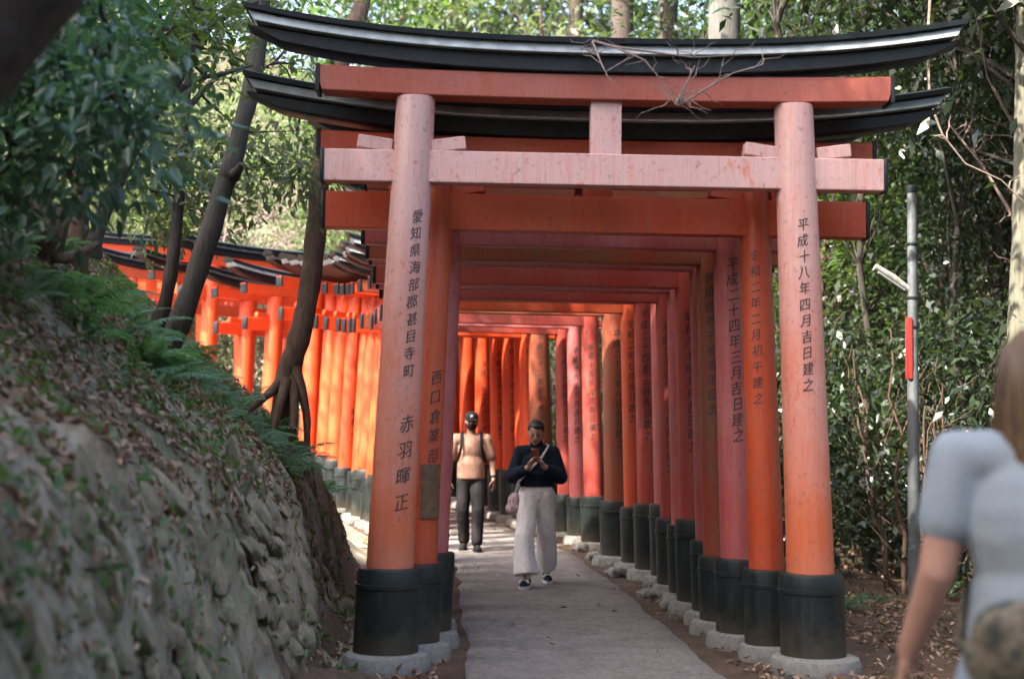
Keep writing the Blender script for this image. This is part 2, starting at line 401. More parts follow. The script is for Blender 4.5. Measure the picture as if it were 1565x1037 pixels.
# ------------------------------------------------------------------ brush lettering
GLY = {}
def glyph(ch):
    if ch in GLY: return GLY[ch]
    c = bpy.data.curves.new('lettering', 'FONT'); c.body = ch; c.offset = 0.0; c.resolution_u = 3
    o = bpy.data.objects.new('lettering', c); COL.objects.link(o)
    dg = bpy.context.evaluated_depsgraph_get(); me = bpy.data.meshes.new_from_object(o.evaluated_get(dg))
    bm = bmesh.new(); bm.from_mesh(me)
    for x in np.linspace(.1, .9, 8):
        bmesh.ops.bisect_plane(bm, geom=bm.verts[:]+bm.edges[:]+bm.faces[:], plane_co=(float(x), 0, 0), plane_no=(1, 0, 0))
    bm.verts.index_update()
    v = np.array([p.co[:] for p in bm.verts]).reshape(-1, 3); f = [[q.index for q in g.verts] for g in bm.faces]
    bm.free(); bpy.data.objects.remove(o); bpy.data.curves.remove(c); bpy.data.meshes.remove(me)
    x = v[:, 0]-.5; y = v[:, 1]-.38
    sd_ = sum(map(ord, ch)); jx = vnoise(x*13+sd_, y*13, 1)-.5; jy = vnoise(x*13+sd_, y*13, 2)-.5; x = x+jx*.038; y = y+jy*.038
    v = np.stack([x*.97 + .02*np.sin(y*5), y + .11*x + .03*np.sin(x*6)], 1)
    GLY[ch] = (v, f); return GLY[ch]
def inscription(parent, B, T, r0, r1, lines, ang, mat):
    """lines: (characters, height of the first one, step, size) wrapped round the tapering pillar from B to T"""
    L = T.z-B.z
    for text, z0, step, size in lines:
        mb = MB()
        for k, ch in enumerate(text):
            if ch == ' ': continue
            v, f = glyph(ch); z = z0-k*step; rr = random.Random(ord(ch)*7+k).uniform(-.06, .06)
            for sx_, lift in ((-.012, .0016), (.012, .0019)):
                P = []
                for x, y in v:
                    zz = z+y*size*1.04; u = (zz-B.z)/L; r = r0+(r1-r0)*u+lift
                    a = ang + ((x+sx_)*size*(.92) + rr*size)/r
                    c = B.lerp(T, u)
                    P.append((c.x+r*math.sin(a), c.y-r*math.cos(a), zz))
                mb.add(P, f)
        me = bpy.data.meshes.new('inscription'); me.from_pydata(mb.v, [], mb.f); me.update()
        link('inscription', me, mat, parent)
# ------------------------------------------------------------------ torii gates
def beam_rings(L, D, H_, z, rise, slant=0.0, n=2, ch=.008, y0=0.0, power=2.6, top_w=None):
    """a beam along x, its ends swept upward by rise and cut slanting outward"""
    rs = []
    prof = chamfer(D/2, H_/2, ch)
    for i in range(n+1):
        t = -1 + 2*i/n; ring = []
        for p, q in prof:
            k = (q/H_+.5)
            x = t*(L + slant*(k-.5)); zz = z + H_/2 + q + rise*abs(t)**power
            yy = p*(1 + (top_w*(k) if top_w else 0))
            ring.append((x, y0+yy, zz))
        rs.append(ring)
    return rs
ORD = 'first second third fourth fifth sixth seventh eighth ninth tenth eleventh twelfth thirteenth fourteenth fifteenth sixteenth seventeenth eighteenth nineteenth twentieth'.split()
def ordinal(n):
    if n <= 20: return ORD[n-1]
    tens = {2: 'twenty', 3: 'thirty', 4: 'forty'}[n//10]; ty = {2: 'twentieth', 3: 'thirtieth', 4: 'fortieth'}[n//10]
    return ty if n % 10 == 0 else tens+'-'+ORD[n % 10-1]
def torii(i, c, th, mat, w=1.22, r=.145, top=3.40, nuki=2.86, nh=.2, base=.64, half=2.05, nhalf=1.62, lean=.12, text_r=None, text_l=None, extra='', ang_r=0.0, ang_l=.3, wedge=True, strut=True, lmat=None):
    rg = random.Random(i*13+5)
    g = empty('torii_gate', c, th, (extra or 'vermilion torii gate with black roof beam')+', '+ordinal(i)+' from the open end', 'torii gate', 'torii gates lining the path')
    rt = r*.80; rb = r*1.32
    if i > 12: ang_r = ang_r-.8*th; ang_l = .5-.8*th
    for sgn, txt, ang in ((1, text_r, ang_r), (-1, text_l, ang_l)):
        B = Vector((sgn*w, 0, 0)); T = Vector((sgn*(w-lean), 0, top))
        def P(u): return B.lerp(T, u)
        mb = MB(); rings = []
        for u in (0.02, .17, .4, .6, .8, 1):
            cc = P(u); rr = r+(rt-r)*u
            rings.append([(cc.x+rr*math.cos(2*math.pi*j/32), cc.y+rr*math.sin(2*math.pi*j/32), cc.z) for j in range(32)])
        pl = mb.rings(rings).build('pillar', mat, g)
        b0 = base*rg.uniform(.96, 1.05)
        mb = MB(); ub = b0/top
        prof = [(rb*1.0, -.05), (rb*1.0, b0*.80), (rb*1.035, b0*.805), (rb*1.035, b0*.845), (rb*1.0, b0*.85), (rb*.985, b0-.02), (rb*.95, b0), (r*.9, b0+.004)]
        mb.rings([[(B.x-sgn*lean*z/top+rr*math.cos(2*math.pi*j/32), rr*math.sin(2*math.pi*j/32), z) for j in range(32)] for rr, z in prof]).build('base_sleeve', M['sleeve'], pl)
        # foundation stone
        mb = MB(); fr = rb*rg.uniform(1.32, 1.5)
        mb.lathe([(fr*.9, -.25), (fr*1.0, -.02), (fr*1.0, .04), (fr*.93, .085), (fr*.8, .10), (rb*.8, .105)], 26, (B.x, 0, 0))
        mb.v = [(x*(1+0) + .012*math.sin(9*y+i), y+.012*math.sin(11*x+i), z) for x, y, z in mb.v]
        mb.build('foundation_stone', M['concrete'] if i < 7 else M['stone'], g)
        if txt: inscription(pl, B, T, r, rt, txt, ang, M['ink'])
    # tie beam through the pillars
    tb = MB().rings(beam_rings(nhalf, .13, nh, nuki, .0, 0, 2, .006)).build('tie_beam', mat, g)
    for sgn in (-1, 1):
        MB().box((sgn*(nhalf+.004), 0, nuki+nh/2), (.028, .142, nh+.012), .004).build('end_cap', M['black'], tb)
    if wedge:
        for sgn in (-1, 1):
            for s2 in (-1, 1):
                xw = sgn*(w-lean*nuki/top) + s2*(rt+.11)
                rot = Matrix.Rotation(s2*R(-8), 3, 'Y')
                MB().box((xw, 0, nuki+nh+.045), (.23, .10, .085), .006, rot).build('wedge', mat, tb)
    if strut:
        MB().box((0, 0, (nuki+nh+top)/2), (.2, .11, top-nuki-nh+.02), .005).build('strut', mat, g)
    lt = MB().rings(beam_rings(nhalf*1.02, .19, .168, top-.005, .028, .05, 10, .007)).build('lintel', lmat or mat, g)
    for sgn in (-1, 1):
        MB().box((sgn*(nhalf*1.02+.006), 0, top+.107), (.03, .202, .18), .004).build('end_cap', M['black'], lt)
    z = top+.166
    kb = MB().rings(beam_rings(half-.13, .25, .115, z, .155, .24, 22, .008)).build('roof_beam', M['black'], g)
    MB().rings(beam_rings(half-.045, .36, .070, z+.112, .168, .05, 22, .003, top_w=-.18)).build('pale_band', M['pale'] if i < 24 or i % 5 == 0 else M['band_dark'], kb)
    rs = []
    for k in range(23):
        t = -1+2*k/22; rs.append([(t*(half+dx), y, z+.178+zz+.185*abs(t)**2.6) for y, zz, dx in ((-.185, 0, 0), (.185, 0, 0), (.19, .034, .015), (.0, .085, .05), (-.19, .034, .015))])
    MB().rings(rs).build('ridge_cap', M['black'], kb)
    return g
def gate_at(yc):
    k = on_path(yc); return CP[k].copy(), math.atan2(-TAN[k, 0], TAN[k, 1])
DATE = lambda s, z, st=.105, sz=.092: [(s, z, st, sz)]
gates = [
 # y, material, dict
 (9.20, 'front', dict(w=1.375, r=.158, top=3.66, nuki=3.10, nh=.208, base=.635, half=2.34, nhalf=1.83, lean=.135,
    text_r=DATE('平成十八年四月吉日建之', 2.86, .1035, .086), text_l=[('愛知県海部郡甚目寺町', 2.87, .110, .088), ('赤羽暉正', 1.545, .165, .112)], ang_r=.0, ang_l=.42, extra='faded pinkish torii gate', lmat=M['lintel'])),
 (9.66, 'verm_a', dict(w=1.20, r=.125, top=3.33, nuki=2.86, nh=.25, base=.62, half=2.40, nhalf=1.86, text_r=DATE('令和二年二月初午建之', 2.72, .108, .082), ang_r=-.35,
    text_l=[('西口倉業部', 1.86, .13, .10)], ang_l=.55, extra='orange torii gate with small brown plate')),
 (10.22, 'verm_c', dict(w=1.13, r=.135, top=3.28, nuki=2.83, nh=.20, base=.62, text_r=DATE('平成二十四年三月吉日建之', 2.73, .112, .10), ang_r=.0)),
 (10.85, 'verm_e', dict(w=1.11, r=.12, top=3.3, nuki=2.80, nh=.2, base=.60, text_r=DATE('御鎮座壱千参百年記念', 2.7, .112, .085), ang_r=-.25)),
 (11.45, 'verm_c', dict(w=1.16, r=.125, top=3.25, nuki=2.82, nh=.2, base=.63, text_r=DATE('平成二十年五月吉日建之', 2.61, .112, .094), ang_r=-.1)),
 (12.05, 'verm_b', dict(w=1.15, r=.13, base=.78, nuki=2.74, text_r=DATE('昭和六十年九月吉日建之', 2.5, .11, .092), ang_r=-.15)),
 (12.75, 'verm_c', dict(w=1.17, r=.12, base=.70, nuki=2.76, text_r=DATE('平成九年七月吉日建之', 2.45, .105, .09))),
 (13.45, 'verm_b', dict(w=1.19, r=.13, base=.72, nuki=2.74, text_r=DATE('平成二十五年十一月吉日建之', 2.5, .11, .09), ang_r=-.3)),
 (14.25, 'verm_c', dict(w=1.27, r=.145, base=.80, text_r=DATE('平成二十三年一月吉日建之', 2.6, .115, .095), ang_r=-.2)),
 (14.9, 'verm_b', dict(w=1.19, r=.135, base=.76, text_r=DATE('平成二十四年三月吉日建之', 2.75, .115, .095), ang_r=-.2)),
 (15.6, 'verm_a', dict(w=1.16, r=.13, base=.70, nuki=2.82, text_r=DATE('令和二年七月吉日建之', 2.7, .115, .095), ang_r=-.2)),
 (16.45, 'verm_e', dict(w=1.13, r=.175, base=.72, nuki=2.86, text_r=DATE('平成二十三年八月吉日建之', 2.65, .115, .10))),
 (18.3, 'verm_b', dict(w=1.2, r=.14, base=.66, nuki=2.88, text_r=DATE('平成十五年六月吉日建之', 2.6, .115, .095), ang_r=-.1)),
 (19.25, 'verm_c', dict(w=1.20, r=.125, base=.62, nuki=2.90, text_r=DATE('平成十六年三月吉日建之', 2.6, .12, .095), text_l=DATE('城仁吉一', 1.9, .16, .11))),
 (19.85, 'verm_b', dict(w=1.20, r=.135, base=.64, text_r=DATE('平成三十年四月吉日建之', 2.6, .12, .1), text_l=DATE('大寿吉一', 1.7, .16, .11))),
 (20.75, 'verm_e', dict(w=1.16, r=.185, base=.80, nuki=2.9, text_r=DATE('平成二十二年初午吉日建之', 2.85, .13, .11), text_l=DATE('成一城仁夫', 1.9, .17, .12))),
 (21.3, 'verm_d', dict(w=1.18, r=.165, base=.78, text_r=DATE('平成二十七年九月吉日建之', 2.8, .13, .11), text_l=DATE('一城仁', 1.7, .17, .12))),
 (21.65, 'verm_d', dict(w=1.2, r=.16, base=.74)),
 (22.05, 'verm_d', dict(w=1.22, r=.175, base=.78, text_r=DATE('平成二十八年十月吉日建之', 2.8, .135, .11), text_l=DATE('末城寿一 京城仁夫', 2.5, .17, .12))),
 (22.45, 'verm_d', dict(w=1.22, r=.16, base=.74, text_r=DATE('平成十七年三月吉日建之', 2.6, .13, .11))),
 (22.9, 'verm_d', dict(w=1.24, r=.15, base=.75, text_r=DATE('平成三年二月吉日建之', 2.4, .13, .11), text_l=DATE('成寿一', 1.6, .17, .12))),
 (23.3, 'verm_d', dict(w=1.24, r=.165, base=.75)),
 (23.7, 'verm_d', dict(w=1.24, r=.18, base=.75, text_r=DATE('平成二十二年五月吉日建之', 2.8, .13, .11))),
]
GATES = []
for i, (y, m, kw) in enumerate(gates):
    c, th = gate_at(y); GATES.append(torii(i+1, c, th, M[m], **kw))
# more gates along the bend, where the row climbs to the left
k = on_path(23.7); s = S[k]+.6; i = len(gates)+1; rg = random.Random(4)
while s < S[-1]-9 and i < 44:
    k = int(s/.08); c = CP[k].copy(); th = math.atan2(-TAN[k, 0], TAN[k, 1])*.85
    GATES.append(torii(i, c, th, M[rg.choice(['verm_d', 'verm_d', 'verm_a'])], w=rg.uniform(1.2, 1.3), r=rg.uniform(.15, .185), top=(tp_ := rg.uniform(3.05, 3.85)), nuki=tp_-rg.uniform(.5, .66), base=.75, half=rg.uniform(2.0, 2.3), nhalf=1.75))
    s += rg.uniform(.8, 1.5); i += 1
# ------------------------------------------------------------------ foliage
M['leaf_dark'] = leaf_mat('evergreen_leaf', [(.013, .021, .015), (.021, .036, .021), (.032, .050, .026), (.026, .034, .020)], .25, .3, None, .6)
M['leaf_mid'] = leaf_mat('broad_leaf', [(.032, .06, .022), (.052, .092, .03), (.075, .12, .038), (.048, .08, .026)], .4, .42)
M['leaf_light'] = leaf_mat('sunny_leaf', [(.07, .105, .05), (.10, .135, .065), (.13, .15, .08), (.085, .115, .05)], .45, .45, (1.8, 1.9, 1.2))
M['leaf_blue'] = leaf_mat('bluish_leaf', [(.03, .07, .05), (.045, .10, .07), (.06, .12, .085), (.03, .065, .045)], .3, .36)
M['leaf_pale'] = leaf_mat('sun_washed_leaf', [(.22, .23, .16), (.30, .30, .22), (.36, .35, .28), (.18, .20, .12)], .4, .6, (1.5, 1.5, 1.3))  # leaves coloured pale to hold the sunlit glare of the far slope
M['fern'] = leaf_mat('fern_green', [(.06, .12, .07), (.09, .17, .10), (.07, .14, .075)], .35, .5)
M['dead'] = leaf_mat('dead_leaf', [(.16, .09, .055), (.28, .19, .13), (.42, .32, .24), (.20, .12, .07), (.34, .25, .18), (.17, .07, .04)], .15, .75, (1.2, 1.0, .8), .2)
M['withered'] = leaf_mat('withered_leaf', [(.05, .03, .018), (.09, .055, .03), (.06, .05, .025)], .15, .8, (1.2, 1.0, .8), .1)
M['sprig'] = leaf_mat('ground_sprig', [(.045, .09, .025), (.08, .14, .04), (.06, .12, .05)], .35, .5)
M['bark_dark'] = bark_mat('dark_bark', (.018, .014, .011), (.055, .043, .034), moss=(.03, .04, .02))
M['bark_brown'] = bark_mat('brown_bark', (.05, .03, .02), (.14, .09, .06))
M['bark_grey'] = bark_mat('grey_cedar_bark', (.055, .054, .05), (.14, .138, .125), (14, 14, .7))
M['bark_cedar'] = bark_mat('cedar_bark', (.032, .023, .019), (.095, .068, .055), (14, 14, .7))
M['bark_olive'] = bark_mat('olive_bark', (.09, .085, .06), (.2, .19, .14), (14, 14, .7))
M['twig'] = plain('bare_twig', (.20, .15, .125), .8, .3, 30, .2)
def unit(a): return a/np.maximum(np.linalg.norm(a, axis=1), 1e-9)[:, None]
def leaf_mesh(name, P, D, Nn, L, W, six=False, fold=.18):
    """one small folded leaf at every P, along D, facing Nn"""
    n = len(P); D = unit(D); side = unit(np.cross(D, Nn)); up = np.cross(side, D)
    L = np.asarray(L).reshape(-1, 1)*np.ones((n, 1)); W = np.asarray(W).reshape(-1, 1)*np.ones((n, 1))
    if not six:
        V = np.stack([P, P+D*L*.45+side*W*.5+up*W*fold, P+D*L-up*L*.12, P+D*L*.45-side*W*.5+up*W*fold], 1)
        return np_mesh(name, V.reshape(-1, 3), np.arange(n*4).reshape(n, 4))
    V = np.stack([P, P+D*L*.28+side*W*.46+up*W*fold, P+D*L*.68+side*W*.36+up*W*fold*.6-up*L*.06, P+D*L-up*L*.16,
                  P+D*L*.68-side*W*.36+up*W*fold*.6-up*L*.06, P+D*L*.28-side*W*.46+up*W*fold], 1)
    b = (np.arange(n)*6)[:, None]
    F = np.concatenate([b+np.array([[0, 1, 2, 3]]), b+np.array([[0, 3, 4, 5]])], 0)
    return np_mesh(name, V.reshape(-1, 3), F)
def crown_mesh(name, clumps, n, cr, L, seed, six=False, flat=.62, wr=.45, droop=.25):
    rg = np.random.default_rng(seed); clumps = np.array([tuple(c) for c in clumps]); k = len(clumps)
    wts = rg.uniform(.4, 1.6, k); j = rg.choice(k, n, p=wts/wts.sum())
    off = rg.normal(0, 1, (n, 3))*np.array([1, 1, flat])*cr*rg.uniform(.7, 1.3, k)[j][:, None]
    P = clumps[j]+off
    D = unit(off)+rg.normal(0, .6, (n, 3)); D[:, 2] -= droop
    Nn = rg.normal(0, .55, (n, 3)); Nn[:, 2] += 1.0
    ln = L*rg.uniform(.45, 1.5, n)
    return leaf_mesh(name, P, D, Nn, ln, ln*wr, six)
def wiggle(a, b, n, amp, rg):
    a = Vector(a); b = Vector(b); L = (b-a).length
    return [a.lerp(b, t/n) + (Vector((rg.uniform(-1, 1), rg.uniform(-1, 1), rg.uniform(-.6, .6)))*amp*L if 0 < t < n else Vector()) for t in range(n+1)]
def make_tree(name, label, cat, seed, h, spread, crown_lo, n_clump, n_leaf, L, r0, lmat, bmat, cr=.55, lean=(0, 0), stems=1, twig_r=.012, six=False, group=None):
    rg = random.Random(seed); t = empty(name, (0, 0, 0), 0, label, cat, group); mb = MB(); clumps = []
    for s in range(stems):
        a = rg.uniform(0, 6.28); bx, by = ((.25*math.cos(a), .25*math.sin(a)) if stems > 1 else (0, 0))
        top = Vector((bx*(2.2 if stems > 1 else 1)+lean[0]*h+rg.uniform(-.05, .05)*h, by*(2.2 if stems > 1 else 1)+lean[1]*h, h*.92*rg.uniform(.75, 1) if stems > 1 else h*.92))
        tr = wiggle((bx, by, -.3), top, 9, .022, rg)
        rad = [r0*(1.35 if i == 0 else 1.08 if i == 1 else 1-.085*i) for i in range(10)]
        mb.tube(tr, rad, 10, .08, rg)
        for q in range(n_clump//stems):
            z = h*(crown_lo + (1-crown_lo)*rg.random()**.85); u = (z/h)
            a = rg.uniform(0, 6.28); rr = spread*math.sqrt(rg.uniform(.08, 1))*math.sqrt(max(.12, 1-((u-crown_lo)/(1-crown_lo)*1.5-.62)**2))
            i = min(8, max(1, int((z/h-.12)*9))); st = tr[i]
            c = Vector((top.x*u+bx*(1-u) + rr*math.cos(a), top.y*u+by*(1-u)+rr*math.sin(a), z)); clumps.append(c)
            w = wiggle(st, c, 4, .06, rg); rr0 = max(twig_r, r0*.28*(1-u*.5))
            mb.tube(w, [rr0, rr0*.75, rr0*.55, rr0*.4, rr0*.2], 5)
    mb.build('trunk', bmat, t)
    me = crown_mesh('crown', clumps, n_leaf, cr, L, seed, six)
    link('crown', me, lmat, t)
    return t
def put(proto, used, x, y, rz, sc, dz=0.0, label=None, group=None):
    loc = (x, y, H(x, y)+dz)
    if not used.get(proto.name):
        used[proto.name] = 1; proto.location = loc; proto.rotation_euler = (0, 0, rz); proto.scale = (sc,)*3 if isinstance(sc, (int, float)) else sc
        if label: proto['label'] = label
        if group: proto['group'] = group
        return proto
    return copy_tree(proto, loc, rz, sc, label, group)
USED = {}
rg = random.Random(77)
# prototypes
shr = [make_tree('evergreen_shrub', 'dark glossy evergreen shrub growing under the trees', 'shrub', 100+k, 2.3, 1.15, .08, 42, 3000, .078, .022, M['leaf_dark'], M['bark_brown'], .17, stems=5, twig_r=.006, group='evergreen shrubs of the undergrowth') for k in range(3)]
auc = [make_tree('laurel_shrub', 'laurel shrub with broad dark green leaves among the undergrowth', 'shrub', 130, 1.7, .8, .15, 26, 1300, .11, .02, M['leaf_dark'], M['bark_brown'], .2, stems=4, twig_r=.006, six=True, group='laurel shrubs of the undergrowth')]
twg = [make_tree('scrubby_bush', 'half bare bush with brown twigs and withered leaves', 'shrub', 140, 2.2, 1.0, .1, 60, 700, .06, .018, M['withered'], M['bark_brown'], .2, stems=6, twig_r=.006, group='withered bushes of the undergrowth')]
sap = [make_tree('slender_trunk_tree', 'slender dark trunk standing in the shade of the right wood', 'tree', 150+q, 9, 1.2, .6, 20, 1500, .12, .055, M['leaf_dark'], M['bark_dark'], .4, group='slender trunks in the shaded wood') for q in range(2)]
brd = [make_tree('broadleaf_tree', 'tall dark broadleaf tree standing in the forest', 'tree', 200+k, 9.5, 2.5, .2, 70, 8500, .15, .13, M['leaf_dark'], M['bark_dark'], .5, group='forest trees beyond the gates') for k in range(2)]
mid = [make_tree('broadleaf_tree', 'mid green broadleaf tree standing in the forest', 'tree', 300+k, 10, 2.6, .22, 60, 7000, .16, .12, M['leaf_mid'], M['bark_brown'], .5, group='forest trees beyond the gates') for k in range(2)]
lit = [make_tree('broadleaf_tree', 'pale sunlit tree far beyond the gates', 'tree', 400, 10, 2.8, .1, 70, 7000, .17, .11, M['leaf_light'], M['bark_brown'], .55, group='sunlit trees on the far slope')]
pal = [make_tree('broadleaf_tree', 'thin tree on the bright far slope, sun glare in its pale leaf colour', 'tree', 410, 8, 2.4, .1, 50, 4200, .14, .08, M['leaf_pale'], M['bark_grey'], .45, group='sunlit trees on the far slope')]
can = [make_tree('shade_caster_tree', 'large dense evergreen tree added to shade the bank from above', 'tree', 500, 9.5, 3.2, .5, 80, 24000, .13, .17, M['leaf_dark'], M['bark_dark'], .6, group='trees shading the bank')]
thin = [make_tree('shade_caster_tree', 'loosely leaved tall tree added to dapple the path with light', 'tree', 510, 9.5, 3.0, .5, 46, 2600, .17, .15, M['leaf_mid'], M['bark_dark'], .38, group='trees dappling the path')]
# undergrowth to the right of the path
spots = []
for y0, x0, x1, n in ((15.6, 3.6, 8.5, 4), (17.2, 3.0, 9, 5), (19.0, 2.8, 10, 7), (21.2, 2.6, 11, 8), (23.4, 1.9, 12, 10), (26.5, .3, 13, 10)):
    for k in range(n):
        spots.append((x0+(x1-x0)*(k+.5)/n+rg.uniform(-.45, .45), y0+rg.uniform(-.8, .8)))
spots += [(5.0, 7.6), (5.1, 9.4), (5.4, 11.2), (5.9, 12.8), (4.9, 5.6)]  # unseen shrubs added to block low light from the side
for k, (x, y) in enumerate(spots):
    if abs(x-pt(1397, 880, 14).x) < .5 and y < 15.4: continue
    q = rg.random(); pr = shr[k % 3] if q < .6 else auc[0] if q < .8 else twg[0]
    put(pr, USED, x, y, rg.uniform(0, 6.28), rg.uniform(.75, 1.5), -.05)
for k, (x, y) in enumerate([(3.3, 16.1), (4.6, 17.9), (5.2, 16.3), (3.9, 20.2), (6.4, 18.9), (4.2, 22.0), (6.9, 21.4), (7.6, 17.6), (5.3, 24.3), (8.6, 22.4), (3.0, 23.2), (9.4, 25)]):
    put(sap[k % 2], USED, x, y, rg.uniform(0, 6.28), rg.uniform(.8, 1.5), -.1)
# trees to the right and behind
for k, (x, y, sc, kind) in enumerate([(6.2, 17.5, .62, 0), (8.3, 18.5, .8, 0), (4.3, 19.6, .66, 1), (10.2, 20, .95, 0), (5.6, 22.5, .8, 0), (8.2, 24.0, .95, 1), (5.0, 26, .7, 0), (11.5, 25.5, 1.05, 0),
        (6.3, 28, 1.1, 1), (9.8, 30, 1.15, 0), (4.9, 31.5, .95, 2), (-.6, 29.5, .6, 0), (13.5, 31, 1.2, 0), (6.8, 35, 1.15, 2), (1.8, 36, .95, 2), (11, 37, 1.2, 1), (-1.5, 34, .8, 1), (-3, 39, 1.0, 2), (15, 38, 1.25, 0), (4.5, 42, 1.1, 2), (9, 44, 1.2, 2), (14.5, 46, 1.3, 1),
        (-0.5, 46, 1.0, 2), (18, 28, 1.2, 0), (13.6, 22, 1.0, 0)]):
    p = (brd[k % 2], mid[k % 2], lit[0])[kind]
    put(p, USED, x, y, rg.uniform(0, 6.28), sc, -.1)
for k, (x, y, sc) in enumerate([(-6.2, 33.5, .62), (-8.8, 36, .7), (-12.5, 33.5, .75), (-4.8, 38, .75), (-11.5, 40, .9), (-15, 38, 1.0), (-7.5, 42, .85), (-18, 33, .9), (-14.5, 28, .8), (-20, 44, 1.1), (-3.0, 44, .9)]):
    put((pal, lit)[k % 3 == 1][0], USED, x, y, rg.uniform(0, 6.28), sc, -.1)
for k, (x, y, sc) in enumerate([(-7, 34.5, .7), (-10, 33.2, .7), (-9.5, 37.5, .9), (-13.5, 36, .9), (-6.2, 40, 1.0), (-12, 44, 1.1), (-9, 47, 1.2), (-16, 41, 1.1), (-5, 48, 1.2)]):
    put((mid[0], lit[0], mid[1])[k % 3], USED, x, y, rg.uniform(0, 6.28), sc, -.6)
# trees put in to shade the bank, gates and wood (their crowns are above the picture)
for x, y, sc in [(-5.6, 1.8, 1.0), (-7.8, 4.2, 1.0), (-5.5, 5.0, .95), (-8.2, 7.6, 1.05), (-3.6, -1.4, 1.0),  (-8.8, 1.0, 1.1), (-4.5, -4.5, 1.0), (-8, -3, 1.1), (-1.5, -9, 1.0), (3.5, -8, 1.1), (0.5, -14, 1.3), (-6, -11, 1.2), (7, -11, 1.2), (10, 12, 1.1), (6.6, 9.6, 1.25), (5.9, 13.4, 1.2), (9.0, 16.5, 1.2), (8.6, 20.5, 1.3), (8.2, 14.6, 1.2)]:
    put(can[0], USED, x, y, rg.uniform(0, 6.28), sc, -.1, 'large dense evergreen tree added to shade the bank from above' if x < -3 else 'large dense evergreen tree added to shade the wood across the path', 'trees shading the bank' if x < -3 else 'trees overhanging the wood')
for x, y, sc in [(-5.9, 14.6, .95), (-5.9, 8.8, .95), (-8.4, 17.2, 1.0)]: put(thin[0], USED, x, y, rg.uniform(0, 6.28), sc, -.1)  # loose crowns put in to break the sun into dapples
# unseen forest behind and beside the viewer, added to cut low light
for k, (x, y, sc) in enumerate([(-3.5, -7.5, .75), (-.8, -9.5, .8), (2.2, -8.5, .75), (5, -6.5, .8), (7, -3.5, .75), (8, -.5, .8), (8.2, 2.5, .75), (8.6, 5.5, .8), (9.2, 8.5, .8), (-6, -5, .8), (4, -11, .9), (-2.5, -12, .9), (9.5, -6, .9), (10.5, 12, .8)]):
    put((brd, mid)[k % 3 == 0][k % 2], USED, x, y, rg.uniform(0, 6.28), sc, -.1, 'tall broadleaf tree added to the forest behind the viewer', 'forest trees around the path')
    put(shr[k % 3], USED, x+rg.uniform(-1.2, 1.2), y+rg.uniform(-.8, .8), rg.uniform(0, 6.28), 1.3, -.05)
for k, (x, y, sc) in enumerate([(-2.6, 33, 1.15), (.8, 33.5, 1.3), (2.6, 38.5, 1.4), (-1.2, 41, 1.4), (5.2, 33.5, 1.2)]):
    put((mid, lit, mid, brd, mid)[k][0], USED, x, y, rg.uniform(0, 6.28), sc, -.1)
# cedars: straight tall trunks whose crowns rise out of the picture
def cedar(px, py, depth, dia, bmat, label, hgt=15, lean=(0, 0), seed=1):
    p = pt(px, py, depth); z0 = H(p.x, p.y); rg = random.Random(seed)
    t = empty('cedar_tree', (p.x, p.y, z0), 0, label, 'tree', 'cedars behind the gates')
    mb = MB(); pts = []; rad = []
    for i in range(13):
        u = i/12; pts.append((lean[0]*u*hgt+rg.uniform(-.02, .02), lean[1]*u*hgt, -.3+u*hgt)); rad.append(dia/2*(1.35-.35*min(1, u*6))*(1-.45*u))
    mb.tube(pts, rad, 18, .035, rg)
    cl = []
    for k in range(34):
        u = rg.uniform(.62, 1.0); a = rg.uniform(0, 6.28); l = (1.08-u)*5.2*rg.uniform(.5, 1)+.3
        st = Vector((lean[0]*u*hgt, lean[1]*u*hgt, u*hgt)); e = st+Vector((math.cos(a)*l, math.sin(a)*l, -.12*l)); cl += [st.lerp(e, .6), e]
        mb.tube([st, st.lerp(e, .5)+Vector((0, 0, .06)), e], [.04, .03, .012], 5)
    mb.build('trunk', bmat, t)
    link('crown', crown_mesh('crown', cl, 4200, .38, .17, seed+50, False, .5, .4), M['leaf_dark'], t)
    return t
cedar(1106, 40, 20.5, .60, M['bark_grey'], 'pale grey thick cedar trunk rising behind the roof beam', 16, (0.004, 0), 3)
cedar(950, 40, 24, .50, M['bark_cedar'], 'dark brown cedar trunk behind the middle of the gate', 17, (0, 0), 4)
cedar(1022, 40, 25, .46, M['bark_cedar'], 'slimmer brown cedar trunk between two thicker ones', 17, (0, 0), 5)
cedar(1456, 240, 22, .45, M['bark_cedar'], 'dark cedar trunk half hidden in the leaves above the lamp pole', 14, (0.0, 0), 6)
cedar(1552, 450, 13.5, .33, M['bark_olive'], 'pale olive trunk leaning beside the walking woman', 12, (.03, 0), 7)
cedar(700, 40, 36, .6, M['bark_cedar'], 'distant brown cedar trunk above the roof beam', 18, (0, 0), 8)
cedar(880, 40, 33, .5, M['bark_cedar'], 'dark cedar trunk left of the pair behind the gate', 17, (0, 0), 9)
cedar(1310, 120, 27, .5, M['bark_cedar'], 'brown cedar trunk behind the right end of the roof', 16, (0, 0), 10)
